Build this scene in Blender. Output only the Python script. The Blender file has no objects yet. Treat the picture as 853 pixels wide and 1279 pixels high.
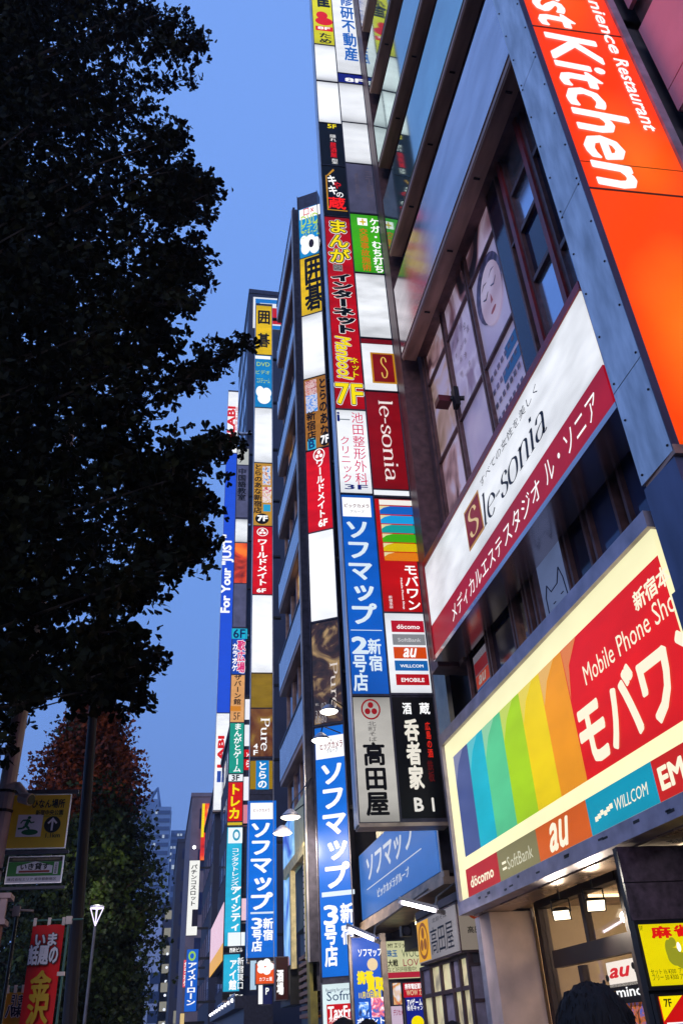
import bpy, math, random
import numpy as np
from mathutils import Vector

random.seed(7)
rng = np.random.default_rng(11)
S = bpy.context.scene
COL = S.collection

# ------------------------------------------------------------------ camera
M = np.array([[0.9804819343494193, 0.06482650329536568, 0.18561438760213878],
              [-0.19055424819033556, 0.5458219915883811, 0.815945728584389],
              [-0.048417506245541655, -0.835389656369403, 0.547521567721285]])  # right, down, forward
EYE = np.array([0.0, 0.0, 1.6])
FPX = 1012.667
cd = bpy.data.cameras.new("camera")
cam = bpy.data.objects.new("camera", cd)
COL.objects.link(cam)
from mathutils import Matrix
cam.matrix_world = Matrix(((M[0, 0], -M[0, 1], -M[0, 2], 0), (M[1, 0], -M[1, 1], -M[1, 2], 0),
                           (M[2, 0], -M[2, 1], -M[2, 2], 1.6), (0, 0, 0, 1)))
cd.sensor_fit = 'VERTICAL'
cd.sensor_height = 24
cd.lens = 24 * FPX / 1279
cd.clip_start = .05
cd.clip_end = 6000
S.camera = cam

# ------------------------------------------------------------------ dusk sky
W = bpy.data.worlds.new("World")
S.world = W
W.use_nodes = True
nt = W.node_tree
nt.nodes.clear()
wo = nt.nodes.new("ShaderNodeOutputWorld")
bg = nt.nodes.new("ShaderNodeBackground")
sky = nt.nodes.new("ShaderNodeTexSky")
sky.sky_type = 'NISHITA'
sky.sun_disc = False
sky.sun_elevation = math.radians(1.5)
sky.sun_rotation = math.radians(205)
sky.ozone_density = 5.0
sky.air_density = 1.0
sky.dust_density = .3
tint = nt.nodes.new("ShaderNodeMix")
tint.data_type = 'RGBA'
tint.blend_type = 'MIX'
tint.inputs[0].default_value = .9
tc = nt.nodes.new("ShaderNodeTexCoord")
sp = nt.nodes.new("ShaderNodeSeparateXYZ")
cr = nt.nodes.new("ShaderNodeValToRGB")
nz = nt.nodes.new("ShaderNodeTexNoise")
nz.inputs['Scale'].default_value = 1.3
nz.inputs['Detail'].default_value = 4
ad = nt.nodes.new("ShaderNodeMath")
ad.operation = 'MULTIPLY_ADD'
ad.inputs[1].default_value = .16
e = cr.color_ramp.elements
e[0].position = 0.0
e[0].color = (1.7, 2.8, 6.3, 1)
e[1].position = 1.0
e[1].color = (2.05, 4.0, 9.7, 1)
x_ = e.new(.28); x_.color = (1.75, 3.25, 7.7, 1)
x_ = e.new(.6); x_.color = (1.75, 3.6, 8.8, 1)
L = nt.links
L.new(tc.outputs['Generated'], sp.inputs[0])
L.new(tc.outputs['Generated'], nz.inputs['Vector'])
L.new(nz.outputs['Fac'], ad.inputs[0])
L.new(sp.outputs['Z'], ad.inputs[2])
L.new(ad.outputs[0], cr.inputs['Fac'])
L.new(sky.outputs['Color'], tint.inputs[6])
L.new(cr.outputs['Color'], tint.inputs[7])
L.new(tint.outputs[2], bg.inputs['Color'])
bg.inputs['Strength'].default_value = .108
L.new(bg.outputs[0], wo.inputs['Surface'])

# soft sun lamp added as dusk fill for unlit faces, from behind left
gl_ = bpy.data.lights.new("twilight_fill", 'SUN'); gl_.energy = .95; gl_.angle = math.radians(35); gl_.color = (.96, .88, .94)
go_ = bpy.data.objects.new("twilight_fill", gl_); COL.objects.link(go_)
go_.rotation_euler = Vector((.42, .88, -.2)).to_track_quat('-Z', 'Y').to_euler()

S.view_settings.view_transform = 'Standard'
S.view_settings.look = 'None'
S.view_settings.exposure = 0
S.view_settings.gamma = 1
S.cycles.max_bounces = 5
S.cycles.diffuse_bounces = 2
S.cycles.glossy_bounces = 3
S.cycles.transmission_bounces = 4
S.cycles.transparent_max_bounces = 8
S.cycles.caustics_reflective = False
S.cycles.caustics_refractive = False
S.cycles.sample_clamp_indirect = 4
S.cycles.use_denoising = True


# ------------------------------------------------------------------ geometry helpers
def ray(x, y):
    return M @ np.array([x - 426.5, y - 639.5, FPX])


def at_x(x, y, X):
    v = ray(x, y); return EYE + v * X / v[0]


def at_y(x, y, Y):
    v = ray(x, y); return EYE + v * Y / v[1]


def lin(h):
    h = h.lstrip('#')
    c = [int(h[i:i + 2], 16) / 255 for i in (0, 2, 4)]
    return tuple((v / 12.92 if v <= .04045 else ((v + .055) / 1.055) ** 2.4) for v in c) + (1,)


class MB:
    def __init__(self):
        self.v = []; self.f = []

    def add(self, vs, fs):
        n = len(self.v)
        self.v.extend([tuple(map(float, p)) for p in vs])
        self.f.extend([tuple(i + n for i in f) for f in fs])
        return self

    def box(self, x0, x1, y0, y1, z0, z1):
        return self.add([(x, y, z) for z in (z0, z1) for y in (y0, y1) for x in (x0, x1)],
                        [(0, 2, 3, 1), (4, 5, 7, 6), (0, 1, 5, 4), (2, 6, 7, 3), (0, 4, 6, 2), (1, 3, 7, 5)])

    def tube(self, p, q, r, r2=None, n=8, caps=True):
        p = np.array(p, float); q = np.array(q, float)
        r2 = r if r2 is None else r2
        d = q - p; d = d / (np.linalg.norm(d) + 1e-9)
        a = np.cross(d, [0, 0, 1] if abs(d[2]) < .9 else [1, 0, 0]); a /= np.linalg.norm(a)
        b = np.cross(d, a)
        vs = []
        for c, rr in ((p, r), (q, r2)):
            for k in range(n):
                t = 2 * math.pi * k / n
                vs.append(c + rr * (math.cos(t) * a + math.sin(t) * b))
        fs = [(k, (k + 1) % n, n + (k + 1) % n, n + k) for k in range(n)]
        if caps:
            fs += [tuple(range(n - 1, -1, -1)), tuple(range(n, 2 * n))]
        return self.add(vs, fs)

    def path(self, pts, r0, r1, n=6):
        k = len(pts) - 1
        for i in range(k):
            self.tube(pts[i], pts[i + 1], r0 + (r1 - r0) * i / k, r0 + (r1 - r0) * (i + 1) / k, n, False)
        return self

    def lathe(self, c, prof, n=16, axis=(0, 0, 1)):
        c = np.array(c, float); d = np.array(axis, float); d /= np.linalg.norm(d)
        a = np.cross(d, [0, 0, 1] if abs(d[2]) < .9 else [1, 0, 0]); a /= np.linalg.norm(a)
        b = np.cross(d, a); vs = []
        for r, h in prof:
            for k in range(n):
                t = 2 * math.pi * k / n
                vs.append(c + d * h + r * (math.cos(t) * a + math.sin(t) * b))
        fs = [(i * n + k, i * n + (k + 1) % n, (i + 1) * n + (k + 1) % n, (i + 1) * n + k)
              for i in range(len(prof) - 1) for k in range(n)]
        return self.add(vs, fs)

    def sphere(self, c, rx, ry, rz, n=12, m=8):
        vs = []
        for i in range(m + 1):
            a = math.pi * i / m
            for k in range(n):
                t = 2 * math.pi * k / n
                vs.append((c[0] + rx * math.sin(a) * math.cos(t), c[1] + ry * math.sin(a) * math.sin(t), c[2] + rz * math.cos(a)))
        return self.add(vs, [(i * n + k, (i + 1) * n + k, (i + 1) * n + (k + 1) % n, i * n + (k + 1) % n)
                             for i in range(m) for k in range(n)])


def wloc(o):
    p = np.zeros(3)
    while o is not None:
        p += np.array(o.location); o = o.parent
    return p


def obj(name, mb, mat, parent=None, label=None, kind=None, smooth=False):
    off = wloc(parent) if parent is not None else np.zeros(3)
    me = bpy.data.meshes.new(name)
    v = (np.array(mb.v) - off) if len(mb.v) else np.zeros((0, 3))
    me.from_pydata(v.tolist(), [], mb.f)
    me.update()
    if smooth:
        me.polygons.foreach_set('use_smooth', [True] * len(me.polygons))
    if mat is not None:
        me.materials.append(mat)
    o = bpy.data.objects.new(name, me)
    COL.objects.link(o)
    o.parent = parent
    if label: o['label'] = label
    if kind: o['kind'] = kind
    return o


def boxes(name, L_, mat, parent, **k):
    return [obj(name, MB().box(*q), mat, parent, **k) for q in L_]


def tag(o, label, cat, group=None):
    o['label'] = label; o['category'] = cat
    if group: o['group'] = group
    return o


def thing(name, loc, label, cat, group=None):
    o = bpy.data.objects.new(name, None)
    o.empty_display_size = .2
    COL.objects.link(o)
    o.location = loc
    return tag(o, label, cat, group)


class Fr:
    """a plane with its own u (reading direction), v (up) and n (towards the viewer)"""
    def __init__(self, O, yaw=0.0, street=False, U=None):
        self.O = np.array(O, float)
        self.U = np.array([0, -1, 0.]) if street else np.array([math.cos(yaw), math.sin(yaw), 0])
        if U is not None: self.U = np.array(U, float) / np.linalg.norm(U)
        self.V = np.array([0, 0, 1.])
        self.N = np.cross(self.U, self.V)

    def p(self, u, v, n=0.0):
        return self.O + self.U * u + self.V * v + self.N * n

    def uv(self, x, y):
        d = ray(x, y)
        t = ((self.O - EYE) @ self.N) / (d @ self.N)
        q = EYE + d * t - self.O
        return float(q @ self.U), float(q @ self.V)

    def rect(self, x0, y0, x1, y1):
        a = self.uv(x0, y0); b = self.uv(x1, y1)
        return min(a[0], b[0]), max(a[0], b[0]), min(a[1], b[1]), max(a[1], b[1])

    def box(self, mb, u0, u1, v0, v1, n0, n1):
        return mb.add([self.p(u, v, n) for n in (n0, n1) for v in (v0, v1) for u in (u0, u1)],
                      [(0, 2, 3, 1), (4, 5, 7, 6), (0, 1, 5, 4), (2, 6, 7, 3), (0, 4, 6, 2), (1, 3, 7, 5)])

    def poly(self, mb, pts, n):
        return mb.add([self.p(u, v, n) for u, v in pts], [tuple(range(len(pts)))])

    def disc(self, mb, cu, cv, ru, rv, n, r_in=0, k=24):
        o = [(cu + ru * math.cos(2 * math.pi * i / k), cv + rv * math.sin(2 * math.pi * i / k)) for i in range(k)]
        if r_in <= 0:
            return self.poly(mb, o, n)
        q = [(cu + ru * r_in * math.cos(2 * math.pi * i / k), cv + rv * r_in * math.sin(2 * math.pi * i / k)) for i in range(k)]
        return mb.add([self.p(u, v, n) for u, v in o + q], [(i, (i + 1) % k, k + (i + 1) % k, k + i) for i in range(k)])


# ------------------------------------------------------------------ materials
def new_mat(name):
    m = bpy.data.materials.new(name); m.use_nodes = True
    return m, m.node_tree, m.node_tree.nodes["Principled BSDF"]


def paint(name, col, rough=.5, metal=0.0, var=.25, scale=6.0, bump=.0, col2=None, stretch=(1, 1, 1), spec=.5):
    m, t, b = new_mat(name)
    c = t.nodes.new("ShaderNodeTexCoord"); mp = t.nodes.new("ShaderNodeMapping")
    mp.inputs['Scale'].default_value = stretch
    n = t.nodes.new("ShaderNodeTexNoise"); n.inputs['Scale'].default_value = scale; n.inputs['Detail'].default_value = 6
    r = t.nodes.new("ShaderNodeMix"); r.data_type = 'RGBA'
    c0 = lin(col)
    c1 = lin(col2) if col2 else tuple(max(0, v * (1 - var * 1.6)) for v in c0[:3]) + (1,)
    r.inputs[6].default_value = c1
    r.inputs[7].default_value = tuple(min(1, v * (1 + (0 if col2 else var * .6))) for v in c0[:3]) + (1,)
    cu = t.nodes.new("ShaderNodeMapRange"); cu.inputs[1].default_value = .3; cu.inputs[2].default_value = .7
    t.links.new(c.outputs['Object'], mp.inputs[0]); t.links.new(mp.outputs[0], n.inputs['Vector'])
    t.links.new(n.outputs['Fac'], cu.inputs[0]); t.links.new(cu.outputs[0], r.inputs[0])
    t.links.new(r.outputs[2], b.inputs['Base Color'])
    rr = t.nodes.new("ShaderNodeMapRange")
    rr.inputs[3].default_value = max(.02, rough - .12 * rough); rr.inputs[4].default_value = min(1, rough + .35 * rough)
    t.links.new(n.outputs['Fac'], rr.inputs[0]); t.links.new(rr.outputs[0], b.inputs['Roughness'])
    b.inputs['Metallic'].default_value = metal
    b.inputs['Specular IOR Level'].default_value = spec
    if bump:
        bp = t.nodes.new("ShaderNodeBump"); bp.inputs['Strength'].default_value = bump; bp.inputs['Distance'].default_value = .02
        t.links.new(n.outputs['Fac'], bp.inputs['Height']); t.links.new(bp.outputs[0], b.inputs['Normal'])
    return m


_em = {}


def lit(col, s=1.0, edge=0.0, blot=0.0, sample=False, rough=.35, base=.05):
    """back-lit acrylic: a coloured sheet that the tubes behind it light unevenly"""
    key = (col, s, edge, blot, sample, rough)
    if key in _em: return _em[key]
    m, t, b = new_mat("lit_" + col.strip('#'))
    c = lin(col)
    b.inputs['Base Color'].default_value = tuple(v * base for v in c[:3]) + (1,)
    b.inputs['Roughness'].default_value = rough
    b.inputs['Specular IOR Level'].default_value = .18
    b.inputs['Emission Color'].default_value = c
    b.inputs['Emission Strength'].default_value = s
    if edge or blot:
        tc = t.nodes.new("ShaderNodeTexCoord")
        sx = t.nodes.new("ShaderNodeSeparateXYZ"); t.links.new(tc.outputs['Generated'], sx.inputs[0])
        def fall(sock):
            a = t.nodes.new("ShaderNodeMath"); a.operation = 'MULTIPLY_ADD'; a.inputs[1].default_value = 2; a.inputs[2].default_value = -1
            t.links.new(sock, a.inputs[0])
            q = t.nodes.new("ShaderNodeMath"); q.operation = 'ABSOLUTE'; t.links.new(a.outputs[0], q.inputs[0])
            w = t.nodes.new("ShaderNodeMath"); w.operation = 'POWER'; w.inputs[1].default_value = 4; t.links.new(q.outputs[0], w.inputs[0])
            return w.outputs[0]
        e1 = fall(sx.outputs['Z'])
        n = t.nodes.new("ShaderNodeTexNoise"); n.inputs['Scale'].default_value = 1.7; n.inputs['Detail'].default_value = 2
        mq = t.nodes.new("ShaderNodeMapping"); mq.inputs['Scale'].default_value = (.7, .7, 1.9)
        t.links.new(tc.outputs['Object'], mq.inputs[0]); t.links.new(mq.outputs[0], n.inputs['Vector'])
        k = t.nodes.new("ShaderNodeMath"); k.operation = 'MULTIPLY_ADD'; k.inputs[1].default_value = -edge * s; k.inputs[2].default_value = s
        t.links.new(e1, k.inputs[0])
        g = t.nodes.new("ShaderNodeMath"); g.operation = 'MULTIPLY_ADD'; g.inputs[1].default_value = blot * s * 2; g.inputs[2].default_value = -blot * s
        t.links.new(n.outputs['Fac'], g.inputs[0])
        z = t.nodes.new("ShaderNodeMath"); z.operation = 'ADD'
        t.links.new(k.outputs[0], z.inputs[0]); t.links.new(g.outputs[0], z.inputs[1])
        t.links.new(z.outputs[0], b.inputs['Emission Strength'])
    if not sample:
        m.cycles.emission_sampling = 'NONE'
    _em[key] = m
    return m


def ink(col, s=.95):
    return lit(col, s)


def glass(name, tintc='#8899aa', rough=.03, alpha=.35):
    m, t, b = new_mat(name)
    out = t.nodes["Material Output"]
    tr = t.nodes.new("ShaderNodeBsdfTransparent"); tr.inputs[0].default_value = lin(tintc)
    gl = t.nodes.new("ShaderNodeBsdfGlossy"); gl.inputs['Roughness'].default_value = rough
    gl.inputs['Color'].default_value = (.9, .9, .95, 1)
    lw = t.nodes.new("ShaderNodeLayerWeight"); lw.inputs[0].default_value = .5
    fr = t.nodes.new("ShaderNodeMath"); fr.operation = 'POWER'; fr.inputs[1].default_value = 4; t.links.new(lw.outputs['Facing'], fr.inputs[0])
    nz = t.nodes.new("ShaderNodeTexNoise"); nz.inputs['Scale'].default_value = .9
    bp = t.nodes.new("ShaderNodeBump"); bp.inputs['Strength'].default_value = .06; bp.inputs['Distance'].default_value = .1
    t.links.new(nz.outputs['Fac'], bp.inputs['Height'])
    t.links.new(bp.outputs[0], gl.inputs['Normal']); 
    ma = t.nodes.new("ShaderNodeMath"); ma.operation = 'MULTIPLY_ADD'; ma.inputs[1].default_value = .75; ma.inputs[2].default_value = .03 + alpha * .25
    t.links.new(fr.outputs[0], ma.inputs[0])
    mx = t.nodes.new("ShaderNodeMixShader")
    t.links.new(ma.outputs[0], mx.inputs[0]); t.links.new(tr.outputs[0], mx.inputs[1]); t.links.new(gl.outputs[0], mx.inputs[2])
    t.links.new(mx.outputs[0], out.inputs['Surface'])
    return m


def picture(name, c1, c2, c3, scale=3.0, emit=.0, detail=3, dist=1.5, stretch=(1, 1, 1), rough=.3):
    """soft photographic print: three tones flowing into each other"""
    m, t, b = new_mat(name)
    tc = t.nodes.new("ShaderNodeTexCoord"); mp = t.nodes.new("ShaderNodeMapping"); mp.inputs['Scale'].default_value = stretch
    n = t.nodes.new("ShaderNodeTexNoise"); n.inputs['Scale'].default_value = scale; n.inputs['Detail'].default_value = detail
    n.inputs['Distortion'].default_value = dist
    r = t.nodes.new("ShaderNodeValToRGB"); el = r.color_ramp.elements
    el[0].position = .36; el[0].color = lin(c1); el[1].position = .64; el[1].color = lin(c3)
    q = el.new(.5); q.color = lin(c2)
    t.links.new(tc.outputs['Object'], mp.inputs[0]); t.links.new(mp.outputs[0], n.inputs['Vector'])
    t.links.new(n.outputs['Fac'], r.inputs[0]); t.links.new(r.outputs[0], b.inputs['Base Color'])
    b.inputs['Roughness'].default_value = rough
    if emit:
        t.links.new(r.outputs[0], b.inputs['Emission Color']); b.inputs['Emission Strength'].default_value = emit
        m.cycles.emission_sampling = 'NONE'
    return m


DARK = paint('dark_steel', '#45424f', .4, .4, .3, 9)
BLACKM = paint('black_metal', '#121216', .4, .4, .3, 9)
BROWN = paint('bronze_aluminium', '#c09a88', .45, .25, .3, 5, stretch=(1, .2, 1))
BROWND = paint('dark_bronze', '#6e5050', .4, .3, .3, 7)
STEELB = paint('silver_steel', '#dcd6d4', .3, .85, .3, 5, stretch=(1, 1, .25))
PANELB = paint('lavender_gloss_panel', '#d6c8c8', .15, .9, .16, 1.6, stretch=(1, .5, 1.5))
PANELT = paint('teal_gloss_panel', '#a8c8bc', .05, .9, .12, 1.0, bump=.03)
CONC = paint('concrete', '#77747a', .8, 0, .25, 3, bump=.1)
WALLD = paint('dark_wall', '#4a464e', .7, 0, .3, 2)
BEIGE = paint('beige_wall', '#d0b4a4', .7, 0, .15, 3)
SOFF = paint('soffit_tin', '#c0a68e', .35, .4, .3, 4)
GLD = glass('dark_window_glass', '#6a7690', .04, .5)
GLC = glass('shop_glass', '#e8e8e8', .03, .1)
REDM = paint('dark_red_lacquer', '#6b1018', .35, .1, .2, 6)
WHITE = '#ffffff'
WP = lambda s=1.12, e=.35, bl=.12: lit('#f2f5fb', s * 1.0, min(.6, e * 1.3), bl * 1.7, True)

# ------------------------------------------------------------------ lettering
_gl = {}
_cv = bpy.data.curves.new("type", 'FONT')
_co = bpy.data.objects.new("type", _cv)


def raw_text(s, bold, res):
    key = (s, bold, res)
    if key in _gl: return _gl[key]
    _cv.body = s; _cv.offset = bold; _cv.resolution_u = res; _cv.size = 1
    me = bpy.data.meshes.new_from_object(_co)
    n = len(me.vertices)
    co = np.zeros(n * 3)
    me.vertices.foreach_get('co', co)
    f = [tuple(p.vertices) for p in me.polygons]
    bpy.data.meshes.remove(me)
    _gl[key] = (co.reshape(-1, 3)[:, :2], f)
    return _gl[key]


TURN = 'ーー〜-…'


def text2d(s, vertical=False, bold=0.0, res=2, italic=0.0, gap=1.0):
    if not vertical:
        v, f = raw_text(s, bold, res); v = v.copy()
        # lines of a multi-line string come out as typed
    else:
        V = []; F = []; y = 0; n = 0
        for ch in s:
            if ch == ' ':
                y -= .5; continue
            a, g = raw_text(ch, bold, res)
            a = a.copy()
            if len(a) == 0: continue
            if ord(ch) > 0x2e80 or ch in TURN or ch == '・':
                a = a - np.array([.5, .38])
                if ch in 'ー〜-': a = np.stack([-a[:, 1], -a[:, 0]], 1) * np.array([-1, 1]); a[:, 0] *= 1
                if ch in 'ッョュャっ': a = a + np.array([.08, .06])
                a = a + np.array([0, y - .5])
            else:
                a = a - np.array([(a[:, 0].min() + a[:, 0].max()) / 2, .36]) + np.array([0, y - .5])
            V.append(a); F += [tuple(i + n for i in q) for q in g]; n += len(a)
            y -= gap
        v = np.concatenate(V); f = F
    if italic: v = v + np.stack([v[:, 1] * italic, v[:, 1] * 0], 1)
    return v, f


def turn(v, rot):
    if rot == 'cw': return np.stack([v[:, 1], -v[:, 0]], 1)
    if rot == 'ccw': return np.stack([-v[:, 1], v[:, 0]], 1)
    return v


def letters(parent, F, r, s, mat, n=.004, vertical=False, bold=0.01, rot=None, italic=0.0, layers=None, keep=False,
            name='lettering', gap=1.0, mb=None):
    """r = (u0,u1,v0,v1) rectangle that the words fill"""
    v, f = text2d(s, vertical, 0, 2, italic, gap)
    v = turn(v, rot)
    lo, hi = v.min(0), v.max(0); w = hi - lo; w[w == 0] = 1
    sc = np.array([(r[1] - r[0]) / w[0], (r[3] - r[2]) / w[1]])
    if keep: sc[:] = sc.min()
    ce = np.array([(r[0] + r[1]) / 2, (r[2] + r[3]) / 2])
    out = []
    todo = [(bold, mat, n)]
    if layers:
        todo = [(b, mt, n + .004 * k) for k, (b, mt) in enumerate(layers)]
    for b, mt, nn in todo:
        k = MB() if mb is None else mb
        m_ = 0 if b < .015 else (22 if (r[3] - r[2]) > 1.4 or (r[1] - r[0]) > 1.6 else (5 if b < .05 else 8))
        for j in range(m_ + 1):      # heavier weights: the same glyphs struck again a hair to each side
            d = np.zeros(2) if j == m_ else b * .8 * np.array([math.cos(2 * math.pi * j / m_ + .4), math.sin(2 * math.pi * j / m_ + .4)])
            vv = (v + d - (lo + hi) / 2) * sc + ce
            k.add(F.O + np.outer(vv[:, 0], F.U) + np.outer(vv[:, 1], F.V) + F.N * (nn + .0002 * j), f)
        if mb is None: out.append(obj(name, k, mt, parent))
    return out


def px_text(parent, F, box, s, mat, **k):
    return letters(parent, F, F.rect(*box), s, mat, **k)


def px_sheet(parent, F, box, mat, n=.002, th=.002, name='printed_patch', label=None):
    u0, u1, v0, v1 = F.rect(*box)
    k = MB(); F.box(k, u0, u1, v0, v1, n - th, n)
    return obj(name, k, mat, parent, label)


def nib(F, mb, strokes, r, n, w=(.12, .02), ang=0.5, rot=None):
    """broad-nib pen: strokes in a unit box -> ribbons whose width changes with direction (thick and thin serif look)"""
    def place(p):
        p = np.array(p, float).reshape(-1, 2)
        return p
    for st in strokes:
        P = place(st)
        if len(P) > 2:   # smooth
            Q = []
            for i in range(len(P) - 1):
                p0 = P[max(i - 1, 0)]; p1 = P[i]; p2 = P[i + 1]; p3 = P[min(i + 2, len(P) - 1)]
                for t in np.linspace(0, 1, 6, endpoint=False):
                    Q.append(.5 * ((2 * p1) + (-p0 + p2) * t + (2 * p0 - 5 * p1 + 4 * p2 - p3) * t * t + (-p0 + 3 * p1 - 3 * p2 + p3) * t ** 3))
            Q.append(P[-1]); P = np.array(Q)
        d = np.gradient(P, axis=0); d /= (np.linalg.norm(d, axis=1)[:, None] + 1e-9)
        nrm = np.stack([-d[:, 1], d[:, 0]], 1)
        wid = w[1] + (w[0] - w[1]) * np.abs(d[:, 1]) ** 1.5
        A = P + nrm * wid[:, None] / 2; B = P - nrm * wid[:, None] / 2
        V = np.concatenate([A, B])
        if rot: V = turn(V, rot)
        yield V, len(P)


SERIF = {  # glyph: (advance, strokes) x-height .5, cap/ascender .8
    'l': (.26, [[(.12, 0), (.12, .82)], [(.03, .0), (.21, .0)], [(.04, .8), (.12, .82)]]),
    'e': (.44, [[(.05, .29), (.38, .29), (.36, .42), (.22, .52), (.08, .42), (.04, .24), (.1, .06), (.24, -.01), (.38, .08)]]),
    '-': (.3, [[(.04, .26), (.25, .26)], [(.04, .29), (.25, .29)]]),
    's': (.38, [[(.32, .4), (.28, .5), (.17, .52), (.08, .44), (.1, .34), (.22, .26), (.32, .16), (.28, .03), (.16, -.01), (.06, .04), (.04, .14)]]),
    'o': (.5, [[(.24, .52), (.08, .43), (.04, .25), (.08, .07), (.24, -.01), (.4, .07), (.44, .25), (.4, .43), (.24, .52)]]),
    'n': (.52, [[(.12, 0), (.12, .5)], [(.03, .47), (.12, .5)], [(.13, .38), (.2, .48), (.3, .51), (.4, .44), (.41, .3), (.41, 0)], [(.04, 0), (.2, 0)], [(.33, 0), (.5, 0)]]),
    'i': (.26, [[(.12, 0), (.12, .5)], [(.03, .47), (.12, .5)], [(.04, 0), (.2, 0)], [(.12, .66), (.12, .76)]]),
    'a': (.46, [[(.07, .4), (.12, .5), (.24, .52), (.33, .45), (.34, .3), (.34, .06), (.38, 0), (.45, .03)], [(.34, .3), (.2, .28), (.06, .2), (.05, .07), (.14, -.01), (.26, .02), (.34, .12)]]),
    'P': (.55, [[(.12, 0), (.12, .8)], [(.03, 0), (.22, 0)], [(.03, .8), (.3, .8), (.45, .74), (.48, .6), (.43, .46), (.3, .4), (.13, .4)]]),
    'u': (.54, [[(.1, .5), (.1, .15), (.16, .02), (.28, 0), (.38, .1)], [(.4, .5), (.4, 0)], [(.02, .5), (.12, .5)], [(.32, .5), (.42, .5)], [(.4, 0), (.5, 0)]]),
    'r': (.38, [[(.12, 0), (.12, .5)], [(.03, .5), (.12, .5)], [(.13, .36), (.2, .48), (.32, .5), (.35, .42)], [(.03, 0), (.22, 0)]]),
    'S': (.5, [[(.42, .62), (.36, .76), (.24, .81), (.11, .74), (.08, .6), (.18, .48), (.34, .36), (.43, .22), (.36, .05), (.22, -.01), (.1, .05), (.05, .2)]]),
}


def serif(parent, F, r, s, mat, n=.004, rot=None, w=(.1, .025), name='lettering', slant=0):
    x = 0; allV = []; allF = []; k = 0
    for ch in s:
        adv, st = SERIF[ch]
        for V, m in nib(F, None, [[(px + x + py * slant, py) for px, py in q] for q in st], r, n, w, rot=rot):
            allV.append(V); allF += [(k + i, k + i + 1, k + m + i + 1, k + m + i) for i in range(m - 1)]
            k += 2 * m
        x += adv
    v = np.concatenate(allV); lo, hi = v.min(0), v.max(0)
    sc = np.array([(r[1] - r[0]), (r[3] - r[2])]) / (hi - lo)
    v = (v - lo) * sc + np.array([r[0], r[2]])
    b = MB(); b.add(F.O + np.outer(v[:, 0], F.U) + np.outer(v[:, 1], F.V) + F.N * n, allF)
    return obj(name, b, mat, parent)


def mon(parent, F, box, ring_m, dot_m, n=.004, name='crest'):
    u0, u1, v0, v1 = F.rect(*box); cu, cv, ru, rv = (u0 + u1) / 2, (v0 + v1) / 2, (u1 - u0) / 2, (v1 - v0) / 2
    b = MB(); F.disc(b, cu, cv, ru, rv, n, .84)
    for a in (90, 210, 330):
        F.disc(b, cu + ru * .4 * math.cos(math.radians(a)), cv + rv * .4 * math.sin(math.radians(a)), ru * .29, rv * .29, n)
    return obj(name, b, ring_m, parent)


# ------------------------------------------------------------------ tall sign towers
R3 = math.radians(-2.97)
UNLIT = paint('unlit_acrylic', '#8d8593', .3, 0, .2, 2)
MID = {}


class Tower:
    def __init__(self, name, label, O, yaw, u1, depth, z0, z1, edge, side=STEELB, group=None):
        self.F = Fr((O[0], O[1], 0), yaw); self.u1 = u1; self.edge = edge
        self.t = thing(name, (O[0], O[1], z0), label, 'sign tower', group)
        b = MB(); self.F.box(b, .012, u1 - .012, z0, z1, -depth + .01, -.012)
        obj('casing', b, DARK, self.t)
        for s, (a, c) in enumerate(((0, .02), (u1 - .02, u1))):
            b = MB(); self.F.box(b, a, c, z0 - .02, z1 + .02, -depth, .022)
            obj('side_plate', b, side, self.t)
        b = MB(); self.F.box(b, .02, u1 - .02, z0 - .05, z0, -depth, .03)
        obj('bottom_cap', b, SOFF, self.t)
        # brackets back to the facade
        z = z0 + .8
        while z < z1:
            b = MB(); self.F.box(b, u1 - .2, u1 + .35, z, z + .08, -depth * .8, -depth * .3); z += 3.1
            obj('bracket', b, BLACKM, self.t)

    def zz(self, y):
        return self.F.uv(self.edge(y), y)[1]

    def panel(self, y0, y1, mat, label=None, u0=None, u1=None, edge=None):
        e = edge or self.edge
        v1 = self.F.uv(e(y0), y0)[1]; v0 = self.F.uv(e(y1), y1)[1]
        g = .012
        b = MB(); self.F.box(b, (.03 if u0 is None else u0) + g, (self.u1 - .03 if u1 is None else u1) - g, v0 + g, v1 - g, -.03, 0)
        return obj('sign_panel', b, mat, self.t, label)

    def rail(self, y, edge=None, u0=0.02, u1=None):
        e = edge or self.edge
        v = self.F.uv(e(y), y)[1]
        b = MB(); self.F.box(b, u0, (u1 or self.u1 - .02), v - .011, v + .011, -.03, .012)
        return obj('rail', b, DARK, self.t)


W1 = ink('#ffffff', 1.05); BK = ink('#0a0a0c', .0); BKP = lit('#15151a', .25, 0, 0)
YEL = ink('#ffe600', .95); NAVY = ink('#10207a', .8); MAG = ink('#e0105a', .9); REDI = ink('#e01010', .95)

# ---- tower one: two columns of lit panels on the far corner of the near building
x1 = at_y(437, 866, 11.5)
F1 = Fr((x1[0], 11.5, 0), R3)
U1 = F1.uv(542.7, 866)[0]; DV = F1.uv(487, 868)[0]
T1 = Tower('sign_tower', 'nearest tall double-column sign tower with a long red manga cafe panel',
           (x1[0], 11.5), R3, U1, .28, F1.uv(442, 1029)[1], 33, lambda y: 390.3 + .054 * y)
F = T1.F
eR = lambda y: 445.2 + .1126 * y
A = lambda y0, y1, m, l: T1.panel(y0, y1, m, l, .03, DV)
B = lambda y0, y1, m, l: T1.panel(y0, y1, m, l, DV + .01, U1 - .03, eR)
b = MB(); F.box(b, DV - .006, DV + .016, T1.zz(1029), 33, -.03, .014); obj('centre_post', b, DARK, T1.t)

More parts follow.
